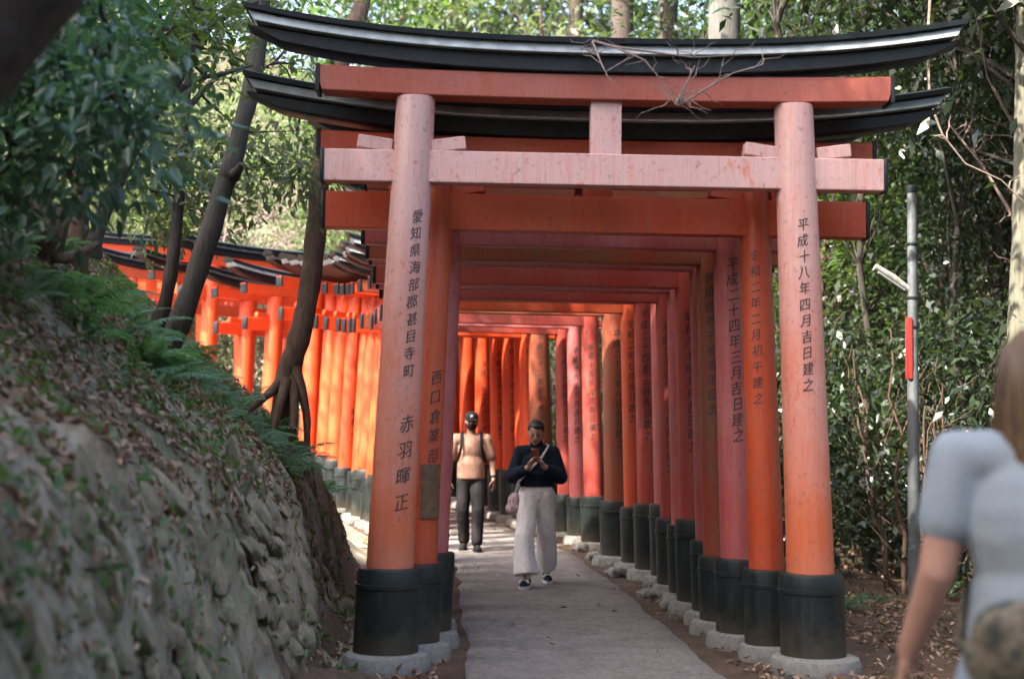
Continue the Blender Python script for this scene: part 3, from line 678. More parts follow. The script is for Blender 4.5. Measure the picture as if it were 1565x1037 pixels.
# ---- individual trees of the bank, traced at their own distances
def trace_tree(name, label, paths, lmat, bmat, clumps=None, n=0, cr=.3, L=.09, seed=1, base_i=0, six=True, flat=.7):
    rg = random.Random(seed); p0 = pt(*paths[0][0][0][:3]); t = empty(name, p0, 0, label, 'tree')
    mb = MB()
    for pts, r0, r1 in paths:
        w = [pt(*q) for q in pts]; dense = []
        for i in range(len(w)-1):
            a = w[max(i-1, 0)]; b = w[i]; c = w[i+1]; d = w[min(i+2, len(w)-1)]
            for q in range(4):
                u = q/4; dense.append(.5*((2*b)+(c-a)*u+(2*a-5*b+4*c-d)*u*u+(3*b-a-3*c+d)*u**3))
        dense.append(w[-1]); m = len(dense)
        rad = [(r0+(r1-r0)*i/(m-1))*(1+.10*rg.uniform(-1, 1)) for i in range(m)]
        mb.tube([p-p0 for p in dense], rad, 12, .07, rg)
    if clumps:
        cl = [pt(*q)-p0 for q in clumps]
        for c in cl:
            s = min((Vector(v) for v in mb.v[:2000:9]), key=lambda v: (v-c).length); mb.tube(wiggle(s, c, 4, .07, rg), [.014, .012, .009, .006, .003], 5)
    mb.build('trunk', bmat, t, ang=80)
    if clumps: link('crown', crown_mesh('crown', cl, n, cr, L, seed, six, flat), lmat, t)
    return t
trace_tree('leaning_tree', 'dark bare leaning trunk with a knot, rooted in the ferny bank', [([(248, 560, 11.0), (272, 500, 11.0), (302, 415, 11.1), (342, 285, 11.3), (352, 262, 11.3), (366, 205, 11.4), (387, 120, 11.6), (401, 0, 11.9), (412, -140, 12.2)], .092, .068),
    ([(350, 268, 11.3), (362, 262, 11.2), (368, 250, 11.15)], .05, .02)], None, M['bark_dark'], seed=2)
rg2 = random.Random(5)
cl_f = [(rg2.uniform(190, 470), rg2.uniform(-60, 290), rg2.uniform(11.9, 13.4)) for _ in range(46)] + [(rg2.uniform(220, 350), rg2.uniform(230, 340), rg2.uniform(11.9, 13)) for _ in range(12)]
trace_tree('slender_tree', 'slender dark trunk with bright backlit leaves beside the leaning trunk', [([(236, 530, 12), (254, 455, 12), (266, 380, 12), (275, 280, 12.2), (283, 170, 12.5), (292, 50, 13), (302, -100, 13.5)], .065, .035),
    ([(275, 280, 12.2), (258, 250, 12.4), (245, 215, 12.6), (240, 170, 13)], .03, .015), ([(283, 170, 12.5), (330, 120, 13.2), (372, 100, 14)], .03, .012)], M['leaf_light'], M['bark_dark'], cl_f, 5200, .24, .08, 9)
trace_tree('rooted_tree', 'dark curved trunk with bare roots clinging to the bank edge', [([(440, 690, 12.6), (432, 630, 12.6), (436, 580, 12.6), (456, 520, 12.6), (473, 440, 12.7), (483, 350, 12.8), (489, 270, 12.9), (500, 180, 13.1), (522, 95, 13.4), (552, 10, 13.8), (575, -110, 14.2)], .105, .08),
    ([(440, 570, 12.6), (412, 600, 12.4), (385, 622, 12.2), (360, 640, 12.0)], .055, .02), ([(446, 560, 12.6), (450, 630, 12.4), (442, 690, 12.3), (446, 740, 12.2)], .05, .025), ([(438, 580, 12.5), (422, 640, 12.3), (405, 690, 12.1), (398, 730, 11.9)], .045, .02),
    ([(452, 560, 12.55), (468, 630, 12.5), (470, 690, 12.4), (482, 760, 12.3)], .045, .022)], None, M['bark_brown'], seed=3)
trace_tree('crooked_tree', 'crooked dark tree arching over the bank with thin arms', [([(140, 395, 9.2), (150, 350, 9.2), (182, 270, 9.3), (222, 195, 9.5), (262, 140, 9.7), (308, 55, 10), (350, 22, 10.4), (392, 4, 10.8)], .06, .02),
    ([(228, 185, 9.5), (262, 148, 9.8), (300, 122, 10.2), (345, 112, 10.6), (385, 100, 11)], .032, .010), ([(262, 140, 9.7), (268, 80, 9.8), (290, 30, 10), (300, -40, 10)], .03, .015)], M['leaf_mid'], M['bark_dark'],
    [(rg2.uniform(130, 330), rg2.uniform(-80, 110), rg2.uniform(9, 11)) for _ in range(26)], 1700, .2, .085, 12)
trace_tree('gnarled_tree', 'gnarled dark trunk twisting up from the top of the bank', [([(40, 430, 8.6), (62, 380, 8.5), (78, 345, 8.4), (52, 305, 8.4), (58, 250, 8.3), (40, 180, 8.2), (20, 60, 8), (0, -80, 7.8)], .11, .075),
    ([(62, 380, 8.5), (100, 395, 8.5), (150, 372, 8.6)], .05, .02)], None, M['bark_brown'], seed=15)
trace_tree('stout_sapling', 'reddish brown straight trunk behind the gnarled one', [([(118, 420, 9.4), (121, 370, 9.4), (122, 300, 9.4), (120, 200, 9.4), (112, 60, 9.4), (108, -90, 9.4)], .07, .055)], None, M['bark_brown'], seed=16)
cl_n = [(rg2.uniform(-90, 205), rg2.uniform(-30, 285), rg2.uniform(5.8, 7.6)) for _ in range(46)] + [(rg2.uniform(-80, 110), rg2.uniform(250, 320), rg2.uniform(6, 7)) for _ in range(8)]
trace_tree('leafy_tree', 'bluish green leafy branches hanging over the near bank', [([(-330, 480, 6.8), (-300, 300, 6.8), (-230, 150, 6.8), (-100, 60, 6.7), (40, 40, 6.6), (150, 80, 6.5), (205, 130, 6.4)], .09, .012),
    ([(-230, 150, 6.8), (-100, 180, 6.6), (20, 210, 6.4), (110, 260, 6.3)], .04, .01), ([(-100, 60, 6.7), (10, 120, 6.5), (120, 180, 6.3)], .03, .008)], M['leaf_blue'], M['bark_dark'], cl_n, 5200, .15, .075, 21)
trace_tree('near_tree', 'dark blurred trunk leaning across the corner above the bank', [([(-900, 700, 2.7), (-520, 470, 2.8), (-250, 260, 2.9), (-45, 70, 3.0), (60, -90, 3.0), (150, -300, 3.1), (200, -700, 3.2)], .17, .10)], None, M['bark_dark'], seed=31)
# ------------------------------------------------------------------ ferns, litter, ground cover
def along(n, y0, y1, d0, d1, seed, fine=True):
    g = np.random.default_rng(seed); s0, s1 = S[on_path(y0)], S[on_path(y1)]
    s = g.uniform(s0, s1, n); d = g.uniform(d0, d1, n); i = np.clip((s/.08).astype(int), 0, len(CP)-1)
    x = CP[i, 0]-TAN[i, 1]*d; y = CP[i, 1]+TAN[i, 0]*d
    return x, y, height(x, y, fine and d0 > 0), d
def surf_normal(x, y):
    e = .06; gx_ = (height(x+e, y)-height(x-e, y))/(2*e); gy_ = (height(x, y+e)-height(x, y-e))/(2*e)
    return unit(np.stack([-gx_, -gy_, np.ones_like(gx_)], 1))
def scatter_leaves(name, sets, L, mat, lift, seed, tilt=.35, up=0.0, wr=.55):
    P, Nn, ln = [], [], []
    g = np.random.default_rng(seed)
    for (n, y0, y1, d0, d1) in sets:
        x, y, z, d = along(n, y0, y1, d0, d1, seed+int(abs(d0)*100)+n)
        keep = vnoise(x*1.7, y*1.7, seed) > g.uniform(0, .75, n)
        x, y, z = x[keep], y[keep], z[keep]
        nn = surf_normal(x, y); P.append(np.stack([x, y, z+lift], 1)+nn*g.uniform(0, .02, (len(x), 1))); Nn.append(unit(nn+g.normal(0, tilt, nn.shape)))
    P = np.concatenate(P); Nn = np.concatenate(Nn); n = len(P)
    D = g.normal(0, 1, (n, 3)); D -= Nn*(D*Nn).sum(1)[:, None]; D = unit(D); D[:, 2] += up
    ln = L*g.uniform(.6, 1.4, n)
    o = link(name, leaf_mesh(name, P, D, Nn, ln, ln*wr, True, .25), mat)
    return o
o = scatter_leaves('leaf_litter', [(22000, 2.2, 8, 2.0, 4.6), (20000, 8, 15, 2.0, 5), (2600, 3, 20, 1.0, 1.75), (2600, 4, 20, -1.75, -.9), (9000, 4, 14, -6, -1.7), (7000, 13, 24, -8, -1.7), (160, 4, 24, -.9, .9), (1500, 3, 14, 1.7, 2.05), (4200, 8.5, 15.5, 1.75, 2.5)], .05, M['dead'], .006, 3)
tag(o, 'fallen brown leaves scattered over the bank and forest floor', 'leaf litter', None, 'stuff')
o = scatter_leaves('ground_cover', [(8500, 2.2, 13, 1.72, 4.4), (260, 4, 16, -5, -1.8), (260, 5, 16, 1.5, 1.7), (420, 3, 10, 1.76, 2.15), (900, 9.5, 15, 1.9, 2.6)], .052, M['sprig'], .025, 8, .6, .7, .5)
tag(o, 'small green sprigs and seedlings growing on the bank', 'ground cover', None, 'stuff')
def frond(seed, L):
    rg = np.random.default_rng(seed); P, D, Nn, ln = [], [], [], []
    n = 22; t = np.linspace(.12, 1, n)
    cx = L*t*.93; cz = L*(.55*t-.52*t*t); dz = .55-1.04*t
    for s in (-1, 1):
        for k in range(n):
            P.append((cx[k], 0, cz[k])); D.append((.45, s, -.12)); Nn.append((-dz[k], 0, 1)); ln.append(L*.27*(math.sin(math.pi*min(.97, (t[k]*.86+.12)))**.8))
    ln = np.array(ln)
    me1 = leaf_mesh('frond', np.array(P), np.array(D, float)+rg.normal(0, .06, (2*n, 3)), np.array(Nn, float), ln, .045*L*np.ones(2*n), False, .05)
    return me1
FR = [frond(k, .5) for k in range(3)]
for f in FR: f.materials.append(M['fern'])
fern_spots = []
gfern = random.Random(19)
for (y0, y1, d0, d1, n) in ((6.5, 9.6, 2.7, 3.7, 10), (9.0, 12.6, 2.3, 3.4, 11), (10.5, 14.5, 2.1, 2.7, 8), (7.8, 11.6, 2.35, 3.3, 13)):
    for k in range(n): fern_spots.append((gfern.uniform(y0, y1), gfern.uniform(d0, d1), gfern.uniform(.5, 1.0)))
for x, y in ((2.9, 12.5), (3.4, 13.6), (4.6, 15.2), (2.7, 15.6)): fern_spots.append((y, -x, .7))
for k, (y, d, sc) in enumerate(fern_spots):
    if d > 0:
        i = on_path(y); x_, y_ = CP[i, 0]-TAN[i, 1]*d, CP[i, 1]+TAN[i, 0]*d
    else: x_, y_ = -d, y
    z = float(height(np.array([x_]), np.array([y_]), True)[0])
    right = d < 0
    f = empty('fern', (x_, y_, z), gfern.uniform(0, 6.28), 'small green fern on the flat forest floor beside the path' if right else 'green fern with arching fronds growing on the earth bank', 'fern', 'ferns on the forest floor' if right else 'ferns on the bank')
    f.scale = (sc,)*3
    if d > 0: f.rotation_euler = (0, R(14), f.rotation_euler.z)
    m = gfern.randint(6, 9)
    for q in range(m):
        fr = link('frond', FR[q % 3], None, f); fr.rotation_euler = (gfern.uniform(-.2, .2), gfern.uniform(-.45, .05), 6.28*q/m+gfern.uniform(-.3, .3)); s_ = gfern.uniform(.7, 1.15); fr.scale = (s_,)*3
# loose boulders beside the gate feet
def boulder(x, y, r, seed, label):
    bm = bmesh.new(); bmesh.ops.create_icosphere(bm, subdivisions=3, radius=1)
    rg = np.random.default_rng(seed); k = rg.uniform(.8, 1.2, 3)
    for v in bm.verts:
        n = v.co.normalized(); q = 1+.28*math.sin(2.3*n.x*k[0]+seed)*math.cos(2.9*n.y*k[1]+seed)+.10*math.sin(6*n.z+5*n.x+seed)
        v.co = Vector((n.x*q*r*k[0], n.y*q*r*k[1], n.z*q*r*.68))
    me = bpy.data.meshes.new('boulder'); bm.to_mesh(me); bm.free(); me.shade_smooth()
    o = link('boulder', me, M['stone']); o.location = (x, y, H(x, y)+r*.22); return tag(o, label, 'rock', 'boulders along the path')
for k, (x, y, r) in enumerate([(1.36, 12.4, .10), (1.27, 13.3, .08), (1.12, 15.2, .10), (.98, 17.2, .09), (.9, 18.3, .10), (-.72, 11.0, .12), (-.72, 12.0, .14), (-.8, 12.9, .12), (-.9, 13.9, .15), (-1.0, 15.0, .13), (-1.15, 16.2, .14)]):
    boulder(x, y, r, k+3, 'rounded grey boulder between the gate feet, on the '+('downhill' if x > 0 else 'bank')+' side of the path')
# ------------------------------------------------------------------ lamp pole and its fittings
M['galv'] = plain('galvanised_steel', (.10, .11, .115), .6, .25, 12, .1, .3)
M['red'] = plain('red_sign_paint', (.28, .02, .016), .5, .2, 10, .05)
M['lampwood'] = plain('weathered_lamp_arm', (.40, .37, .32), .7, .25, 14, .2)
bp = pt(1397, 884, 14.0); zb = H(bp.x, bp.y)
pole = empty('lamp_pole', (bp.x, bp.y, zb), 0, 'grey steel pole with pale slanting lamp arm and narrow red plate', 'pole')
topz = pt(1403, 285, 14.0).z - zb
MB().lathe([(.058, -.3), (.058, 0), (.056, topz*.55), (.05, topz*.56), (.048, topz-.06)], 20).build('post', M['galv'], pole)
MB().lathe([(.053, topz-.065), (.056, topz-.05), (.056, topz), (.03, topz+.012)], 20).build('post_cap', M['black'], pole)
for zz in (.73, .86, .66): MB().lathe([(.055, topz*zz-.012), (.06, topz*zz-.008), (.06, topz*zz+.008), (.055, topz*zz+.012)], 20).build('strap', M['black'], pole)
a = pt(1390, 444, 14)-Vector((bp.x, bp.y, zb)); b = pt(1337, 408, 13.9)-Vector((bp.x, bp.y, zb))
arm = MB().tube([a, a.lerp(b, .5)+Vector((0, 0, .01)), b], [.034, .042, .036], 10, flat=.6).build('lamp_arm', M['lampwood'], pole)
MB().tube([a.lerp(b, .15)-Vector((0, 0, .03)), a.lerp(b, .92)-Vector((0, 0, .03))], [.016, .016], 8).build('lamp_tube', M['pale'], arm)
c = pt(1389, 532, 14.0)-Vector((bp.x, bp.y, zb))
rp = MB().box((c.x, c.y+.0, c.z), (.035, .13, .61), .004).build('red_plate', M['red'], pole)
# small brown notice fixed on the second gate
g2 = GATES[1]; c2, th2 = gate_at(9.66)
npl = [o for o in g2.children if o.name.startswith('pillar')][1]
zn = 1.10; xp = -(1.20-.12*zn/3.33)
rs = []
for zz in (zn-.18, zn+.18):
    rs.append([(xp+r_*math.sin(t), -r_*math.cos(t), zz) for r_ in (.121, .128) for t in (np.linspace(-.1, 1.1, 8) if r_ < .125 else np.linspace(1.1, -.1, 8))])
MB().rings(rs).build('notice_plate', M['plate'], npl)
# ------------------------------------------------------------------ dead twigs and bare creepers
def twigs(name, label, cat, paths, r0, seed, mat, side=6, slen=.3):
    rg = random.Random(seed); p0 = pt(*paths[0][0]); o = empty(name, p0, 0, label, cat); mb = MB()
    for pts in paths:
        w = [pt(*q)-p0 for q in pts]; m = len(w)
        mb.tube(w, [r0*(1-.75*i/(m-1)) for i in range(m)], 6)
        for k in range(side):
            i = rg.randrange(m-1); st = w[i].lerp(w[i+1], rg.random()); e = st+Vector((rg.uniform(-1, 1), rg.uniform(-.5, .5), rg.uniform(-.5, .9)))*slen*rg.uniform(.4, 1)
            ws = wiggle(st, e, 4, .1, rg); mb.tube(ws, [r0*.45, r0*.4, r0*.3, r0*.22, r0*.12], 5)
            if rg.random() < .6:
                e2 = ws[2]+Vector((rg.uniform(-1, 1), rg.uniform(-.4, .4), rg.uniform(-.3, .8)))*slen*.4; mb.tube([ws[2], e2], [r0*.25, r0*.1], 4)
    b = mb.build('twig', mat, o); return o
twigs('dead_branch', 'bare pale dead branch caught on the front roof beam', 'branch', [[(905, 62, 9.02), (940, 72, 8.85), (985, 92, 8.8), (1015, 128, 8.8), (1032, 160, 8.8)], [(1032, 160, 8.8), (1048, 130, 8.8), (1062, 100, 8.8)], [(1040, 160, 8.8), (1080, 135, 8.8), (1120, 112, 8.8), (1168, 98, 8.85)],
    [(905, 62, 9.02), (918, 95, 8.85), (930, 120, 8.8)], [(940, 72, 8.85), (1000, 80, 8.8), (1060, 88, 8.8), (1130, 84, 8.85)], [(1036, 162, 8.8), (1040, 148, 8.8)]], .009, 4, M['twig'], 7, .34)
twigs('creeper', 'bare pale creeper looping down beside the roof end', 'creeper', [[(1425, -60, 12), (1418, 60, 12), (1421, 155, 12), (1440, 205, 12), (1475, 250, 12), (1530, 275, 12), (1575, 320, 12), (1640, 420, 12.2)]], .014, 6, M['twig'], 5, .5)
twigs('bare_sapling', 'thin leafless sapling standing among the shrubs behind the pole', 'sapling', [[(1560, 560, 14.6), (1548, 330, 14.6), (1556, 160, 14.6), (1546, -60, 14.6)], [(1548, 330, 14.6), (1500, 250, 14.8), (1450, 190, 15)], [(1554, 200, 14.6), (1510, 120, 14.5), (1490, 20, 14.5)]], .02, 8, M['twig'], 12, .6)
twigs('bare_bush', 'leafless pale bush tangled on the bright slope behind the far gates', 'bush', [[(330, 430, 29), (350, 330, 29), (400, 270, 29)], [(340, 380, 29), (300, 320, 29), (270, 290, 29)], [(345, 360, 29), (420, 330, 29), (470, 300, 29)], [(335, 410, 29), (440, 370, 29)], [(350, 330, 29), (340, 260, 29), (360, 200, 29)]], .035, 9, M['twig'], 22, 1.3)
# ------------------------------------------------------------------ people
def organic(name, mb, mat, parent, voxel=.008, it=4, fac=.5):
    me = bpy.data.meshes.new(name); me.from_pydata(mb.v, [], mb.f); me.update()
    bm = bmesh.new(); bm.from_mesh(me); bmesh.ops.recalc_face_normals(bm, faces=bm.faces); bm.to_mesh(me); bm.free()
    o = bpy.data.objects.new(name, me); COL.objects.link(o)
    md = o.modifiers.new('remesh', 'REMESH'); md.mode = 'VOXEL'; md.voxel_size = voxel
    sm = o.modifiers.new('smooth', 'SMOOTH'); sm.iterations = it; sm.factor = fac
    dg = bpy.context.evaluated_depsgraph_get(); dg.update()
    m2 = bpy.data.meshes.new_from_object(o.evaluated_get(dg)); m2.name = name
    bpy.data.objects.remove(o); bpy.data.meshes.remove(me)
    m2.shade_smooth(); m2.materials.clear(); m2.materials.append(mat)
    o = bpy.data.objects.new(name, m2); COL.objects.link(o); o.parent = parent
    return o
def limb(mb, pts, rad, flat=None, seg=14):
    pts = [Vector(p) for p in pts]; d = []; rr = []
    for i in range(len(pts)-1):
        for q in range(4): d.append(pts[i].lerp(pts[i+1], q/4)); rr.append(rad[i]+(rad[i+1]-rad[i])*q/4)
    d.append(pts[-1]); rr.append(rad[-1])
    mb.tube(d, rr, seg, flat=flat)
    for i in (0, -1): mb.ell(pts[i], (rad[i],)*3, 12, 8)
    for p, r in zip(pts[1:-1], rad[1:-1]): mb.ell(p, (r,)*3, 12, 8)
def hand(mb, w, d, side, curl=.6, k=1.0, spread_ax=None, palm_n=None):
    """palm, four unequal bent fingers and a thumb; w wrist, d direction of the fingers, side towards the thumb, curling along palm_n"""
    w = Vector(w); d = Vector(d).normalized(); s = Vector(side); s = (s-d*s.dot(d)).normalized(); n = Vector(palm_n) if palm_n else d.cross(s); n = (n-d*n.dot(d)).normalized()
    pm = Matrix((s, n, d)).transposed()
    mb.ell(w+d*.045*k, (.040*k, .016*k, .05*k), 12, 8, pm)
    for q, (off, L) in enumerate(((.030, .072), (.010, .080), (-.010, .075), (-.029, .058))):
        a = w+d*.085*k+s*off*k; c = a; dd = d.copy(); ps = [a-d*.03*k, a]
        for j, (fr) in enumerate((.45, .32, .23)):
            ang = curl*(.5+.45*j); dd = (d*math.cos(ang)+n*math.sin(ang)).normalized(); c = c+dd*L*fr*k; ps.append(c)
        limb(mb, ps, [.010*k, .0098*k, .009*k, .0082*k, .007*k], seg=8)
    a = w+d*.025*k+s*.03*k
    limb(mb, [a, a+(d*.5+s*.75+n*.2)*.035*k, a+(d*.9+s*.75+n*.55)*.052*k, a+(d*1.5+s*.7+n*.8)*.052*k], [.014*k, .0125*k, .0105*k, .008*k], seg=8)
def skull(mb, c, rot, k=1.0, nose=True):
    c = Vector(c)
    def A(p): return c+rot @ (Vector(p)*k)
    mb.ell(A((0, .012, .03)), (.076*k, .092*k, .088*k), 16, 12, rot)
    mb.ell(A((0, -.018, -.035)), (.060*k, .068*k, .078*k), 16, 12, rot)
    mb.ell(A((0, -.045, -.088)), (.030*k, .030*k, .026*k), 12, 8, rot)
    for s in (-1, 1):
        mb.ell(A((s*.078, .012, -.008)), (.010*k, .020*k, .032*k), 8, 7, rot)
        mb.ell(A((s*.036, -.060, -.018)), (.026*k, .022*k, .026*k), 10, 8, rot)
    if nose: limb(mb, [A((0, -.078, .018)), A((0, -.098, -.022))], [.010*k, .014*k], seg=8)
    mb.ell(A((0, -.078, -.056)), (.024*k, .014*k, .013*k), 10, 7, rot)
def cloth(name, col, var=.12, sc=40, rough=.85, bs=.25):
    m, nt, p, out = nodes(name); v = coords(nt, 'Object'); n = noise(nt, v, sc, 3, .6); n2 = noise(nt, v, 5.5, 4, .6)
    c = ramp(nt, n, [(.3, tuple(x*(1-var) for x in col)), (.7, tuple(min(1, x*(1+var)) for x in col))])
    nt.links.new(c, p.inputs['Base Color']); p.inputs['Roughness'].default_value = rough; p.inputs['Specular IOR Level'].default_value = .25
    bump(nt, p, n2, bs*2.2, .03); return m
M['skin_a'] = plain('skin_tan', (.38, .215, .15), .5, .08, 30, .05, spec=.4)
M['skin_b'] = plain('skin_warm', (.58, .35, .26), .5, .08, 30, .05, spec=.4)
M['skin_c'] = plain('skin_rosy', (.46, .25, .185), .5, .08, 30, .05, spec=.4)
M['tee'] = cloth('peach_tshirt', (.38, .215, .155)); M['trouser_dark'] = cloth('charcoal_trousers', (.022, .02, .022)); M['blackcloth'] = cloth('black_cloth', (.012, .012, .014))
M['navy'] = cloth('navy_jacket', (.010, .017, .032)); M['cream'] = cloth('cream_trousers', (.85, .80, .79)); M['hair'] = plain('black_hair', (.014, .010, .009), .42, .4, 60, .4)
M['hair_b'] = plain('brown_hair', (.085, .048, .03), .42, .45, 40, .5); M['shirt_blue'] = cloth('pale_blue_tshirt', (.27, .31, .345), .05, 60, .9, .10); M['jeans'] = cloth('pale_jeans', (.27, .34, .42))
M['white'] = plain('white_rubber', (.7, .7, .68), .6, .1, 20, .05); M['phone'] = plain('phone_case', (.35, .10, .05), .3, .1, 20, 0); M['bagpink'] = cloth('pink_print_bag', (.50, .36, .36), .45, 26); M['lip'] = plain('lip', (.30, .09, .08), .5, .05, 20, 0)
def camo():
    m, nt, p, out = nodes('olive_patterned_bag'); v = coords(nt, 'Object'); n = noise(nt, v, 9, 3, .6)
    nt.links.new(ramp(nt, n, [(.36, (.02, .025, .022)), (.45, (.07, .06, .04)), (.54, (.16, .13, .09)), (.62, (.035, .045, .035))]), p.inputs['Base Color']); p.inputs['Roughness'].default_value = .8; return m
M['camo'] = camo()
M['hair_strand'] = leaf_mat('light_brown_hair', [(.06, .035, .02), (.11, .065, .036), (.19, .12, .07), (.08, .045, .026)], .1, .4, (1, 1, 1))
def shoe(mb, a, toe, k=1.0):
    a = Vector((a[0], a[1], 0)); t = Vector((toe[0], toe[1], 0)).normalized(); rz = math.atan2(t.y, t.x); rot = Matrix.Rotation(rz, 3, 'Z')
    mb.ell(a+t*.05*k+Vector((0, 0, .042)), (.125*k, .044*k, .045), 14, 9, rot); mb.ell(a+t*.12*k+Vector((0, 0, .032)), (.06*k, .046*k, .034), 12, 8, rot); mb.ell(a-t*.02+Vector((0, 0, .07)), (.055*k, .043*k, .055), 12, 8, rot)
def sole(mb, a, toe, k=1.0):
    a = Vector((a[0], a[1], 0)); t = Vector((toe[0], toe[1], 0)).normalized(); s = Vector((-t.y, t.x, 0)); pts = []
    for u, w in ((-.07, .025), (-.05, .04), (0, .043), (.08, .05), (.14, .046), (.175, .028)): pts.append((u, w))
    ring = [a+t*u*k+s*w*k for u, w in pts]+[a+t*u*k-s*w*k for u, w in reversed(pts)]
    mb.rings([[p+Vector((0, 0, z)) for p in ring] for z in (0.0, .028)])
I3 = Matrix.Identity(3)
# ---- man with cap and mask, walking towards the camera
k = on_path(18.0); px_ = pt(718, 840, 18.0)
man = empty('person', (px_.x, 18.0, .016), R(2), 'man in black cap and face mask, peach T-shirt and dark trousers, walking between the gates', 'person')
lf, rf = (.085, -.20), (-.075, .06)
b = MB(); hc = Vector((0, -.01, 1.605)); hr = Matrix.Rotation(R(4), 3, 'X')
skull(b, hc, hr); limb(b, [(0, .01, 1.40), (0, 0, 1.52)], [.062, .056])
b.ell((0, 0, 1.25), (.165, .11, .20)); b.ell((0, -.01, 1.03), (.155, .12, .16)); b.ell((0, 0, .92), (.155, .11, .11)); limb(b, [(-.15, 0, 1.38), (.15, 0, 1.38)], [.065, .065])
AR = {1: [(.185, 0, 1.385), (.265, .02, 1.12), (.285, -.07, .89)], -1: [(-.185, 0, 1.385), (-.265, .05, 1.11), (-.275, .05, .87)]}
for s in (-1, 1):
    limb(b, AR[s], [.058, .045, .030]); w = Vector(AR[s][2]); d = (w-Vector(AR[s][1])).normalized(); hand(b, w, d+Vector((0, 0, -.4)), (-.3*s, -1, 0), .55, 1.0, palm_n=(-s, 0, 0))
    f = lf if s > 0 else rf
    limb(b, [(s*.085, 0, .90), (s*.095, f[1]*.55-.05, .49), (f[0], f[1], .10)], [.085, .058, .04])
organic('body', b, M['skin_a'], man)
b = MB(); limb(b, [(-.145, 0, 1.385), (.145, 0, 1.385)], [.078, .078]); b.ell((0, .0, 1.26), (.178, .125, .21)); b.ell((0, -.012, 1.05), (.172, .135, .19)); b.lathe([(.165, .885), (.178, .90), (.176, 1.0), (.17, 1.1)], 20, (0, -.01, 0), Matrix.Diagonal((1, .76, 1))); b.ell((0, .005, 1.43), (.085, .075, .05))
for s in (-1, 1): limb(b, [AR[s][0], Vector(AR[s][0]).lerp(Vector(AR[s][1]), .78)], [.078, .072])
organic('tshirt', b, M['tee'], man, .009, 14)
b = MB(); b.ell((0, 0, .90), (.17, .125, .12))
for s in (-1, 1):
    f = lf if s > 0 else rf; limb(b, [(s*.085, 0, .88), (s*.095, f[1]*.55-.05, .49), (f[0], f[1], .13)], [.100, .082, .074])
organic('trousers', b, M['trouser_dark'], man, .008, 4)
for s, f in ((1, lf), (-1, rf)):
    b = MB(); shoe(b, f, (s*.15, -1)); so = organic('shoe', b, M['blackcloth'], man, .008, 3); b = MB(); sole(b, f, (s*.15, -1)); b.build('sole', M['blackcloth'], so)
b = MB(); b.rings([[hc+hr @ Vector((r_*.082/.082*math.cos(t)*1.0, .010+r_*1.16*math.sin(t), z)) for t in np.linspace(0, 2*math.pi, 24, endpoint=False)] for r_, z in ((.084, .035), (.086, .06), (.080, .09), (.062, .115), (.03, .128), (.006, .131))])
cap = b.build('cap', M['blackcloth'], man)
b = MB(); rs = []
for t in np.linspace(-1, 1, 9): rs.append([hc+hr @ Vector((t*.078, y, .040-.012*t*t+z)) for y, z in ((-.05-.03*(1-t*t), 0), (-.085-.075*math.sqrt(max(0, 1-t*t)), -.012), (-.085-.075*math.sqrt(max(0, 1-t*t)), -.006), (-.05-.03*(1-t*t), .008))])
b.rings(rs).build('brim', M['blackcloth'], cap)
b = MB()
for c_, d_ in (((-.012, -.0905, .078), (.009, .004, .034)), ((.004, -.0915, .090), (.02, .004, .009)), ((.004, -.0915, .076), (.018, .004, .009)), ((.013, -.0905, .083), (.008, .004, .016))): b.box(hc+hr @ Vector(c_), d_)
b.build('emblem', M['white'], cap)
b = MB(); b.ell(hc+hr @ Vector((0, -.040, -.058)), (.066, .066, .052), 16, 10, hr); b.ell(hc+hr @ Vector((0, -.098, -.038)), (.022, .014, .03), 10, 8, hr); organic('face_mask', b, M['blackcloth'], man, .006, 3)
for s in (-1, 1):
    MB().ell(hc+hr @ Vector((s*.031, -.079, .006)), (.013, .006, .007), 10, 7).build('eye', M['ink'], man); MB().tube([hc+hr @ Vector((s*.015, -.088, .022)), hc+hr @ Vector((s*.048, -.077, .022))], [.005, .003], 6).build('eyebrow', M['hair'], man)
b = MB(); b.rings([[hc+hr @ Vector((r_*math.cos(t), .022+r_*1.05*math.sin(t), z)) for t in np.linspace(0, math.pi, 12)]+[hc+hr @ Vector((-r_*.9, .022, z)), hc+hr @ Vector((r_*.9, .022, z))] for r_, z in ((.07, -.06), (.081, -.02), (.084, .04))]); b.build('hair', M['hair'], man)
w = Vector(AR[1][2]); d = (w-Vector(AR[1][1])).normalized(); MB().tube([w-d*.045, w-d*.015], [.037, .036], 14).build('wristwatch', M['blackcloth'], man)
bk = empty('backpack', (px_.x, 18.0, .016), R(2), 'black backpack worn by the man with cap', 'backpack')
b = MB(); b.ell((0, .19, 1.22), (.14, .085, .21)); organic('pack', b, M['blackcloth'], bk, .012, 4)
for s in (-1, 1):
    pts = [(s*.10, .14, 1.40), (s*.115, .06, 1.475), (s*.12, -.03, 1.475), (s*.125, -.10, 1.40), (s*.13, -.135, 1.28), (s*.155, -.10, 1.17), (s*.185, .0, 1.10), (s*.15, .13, 1.08)]
    MB().tube(pts, [.019]*8, 8, flat=.4).build('shoulder_strap', M['blackcloth'], bk)
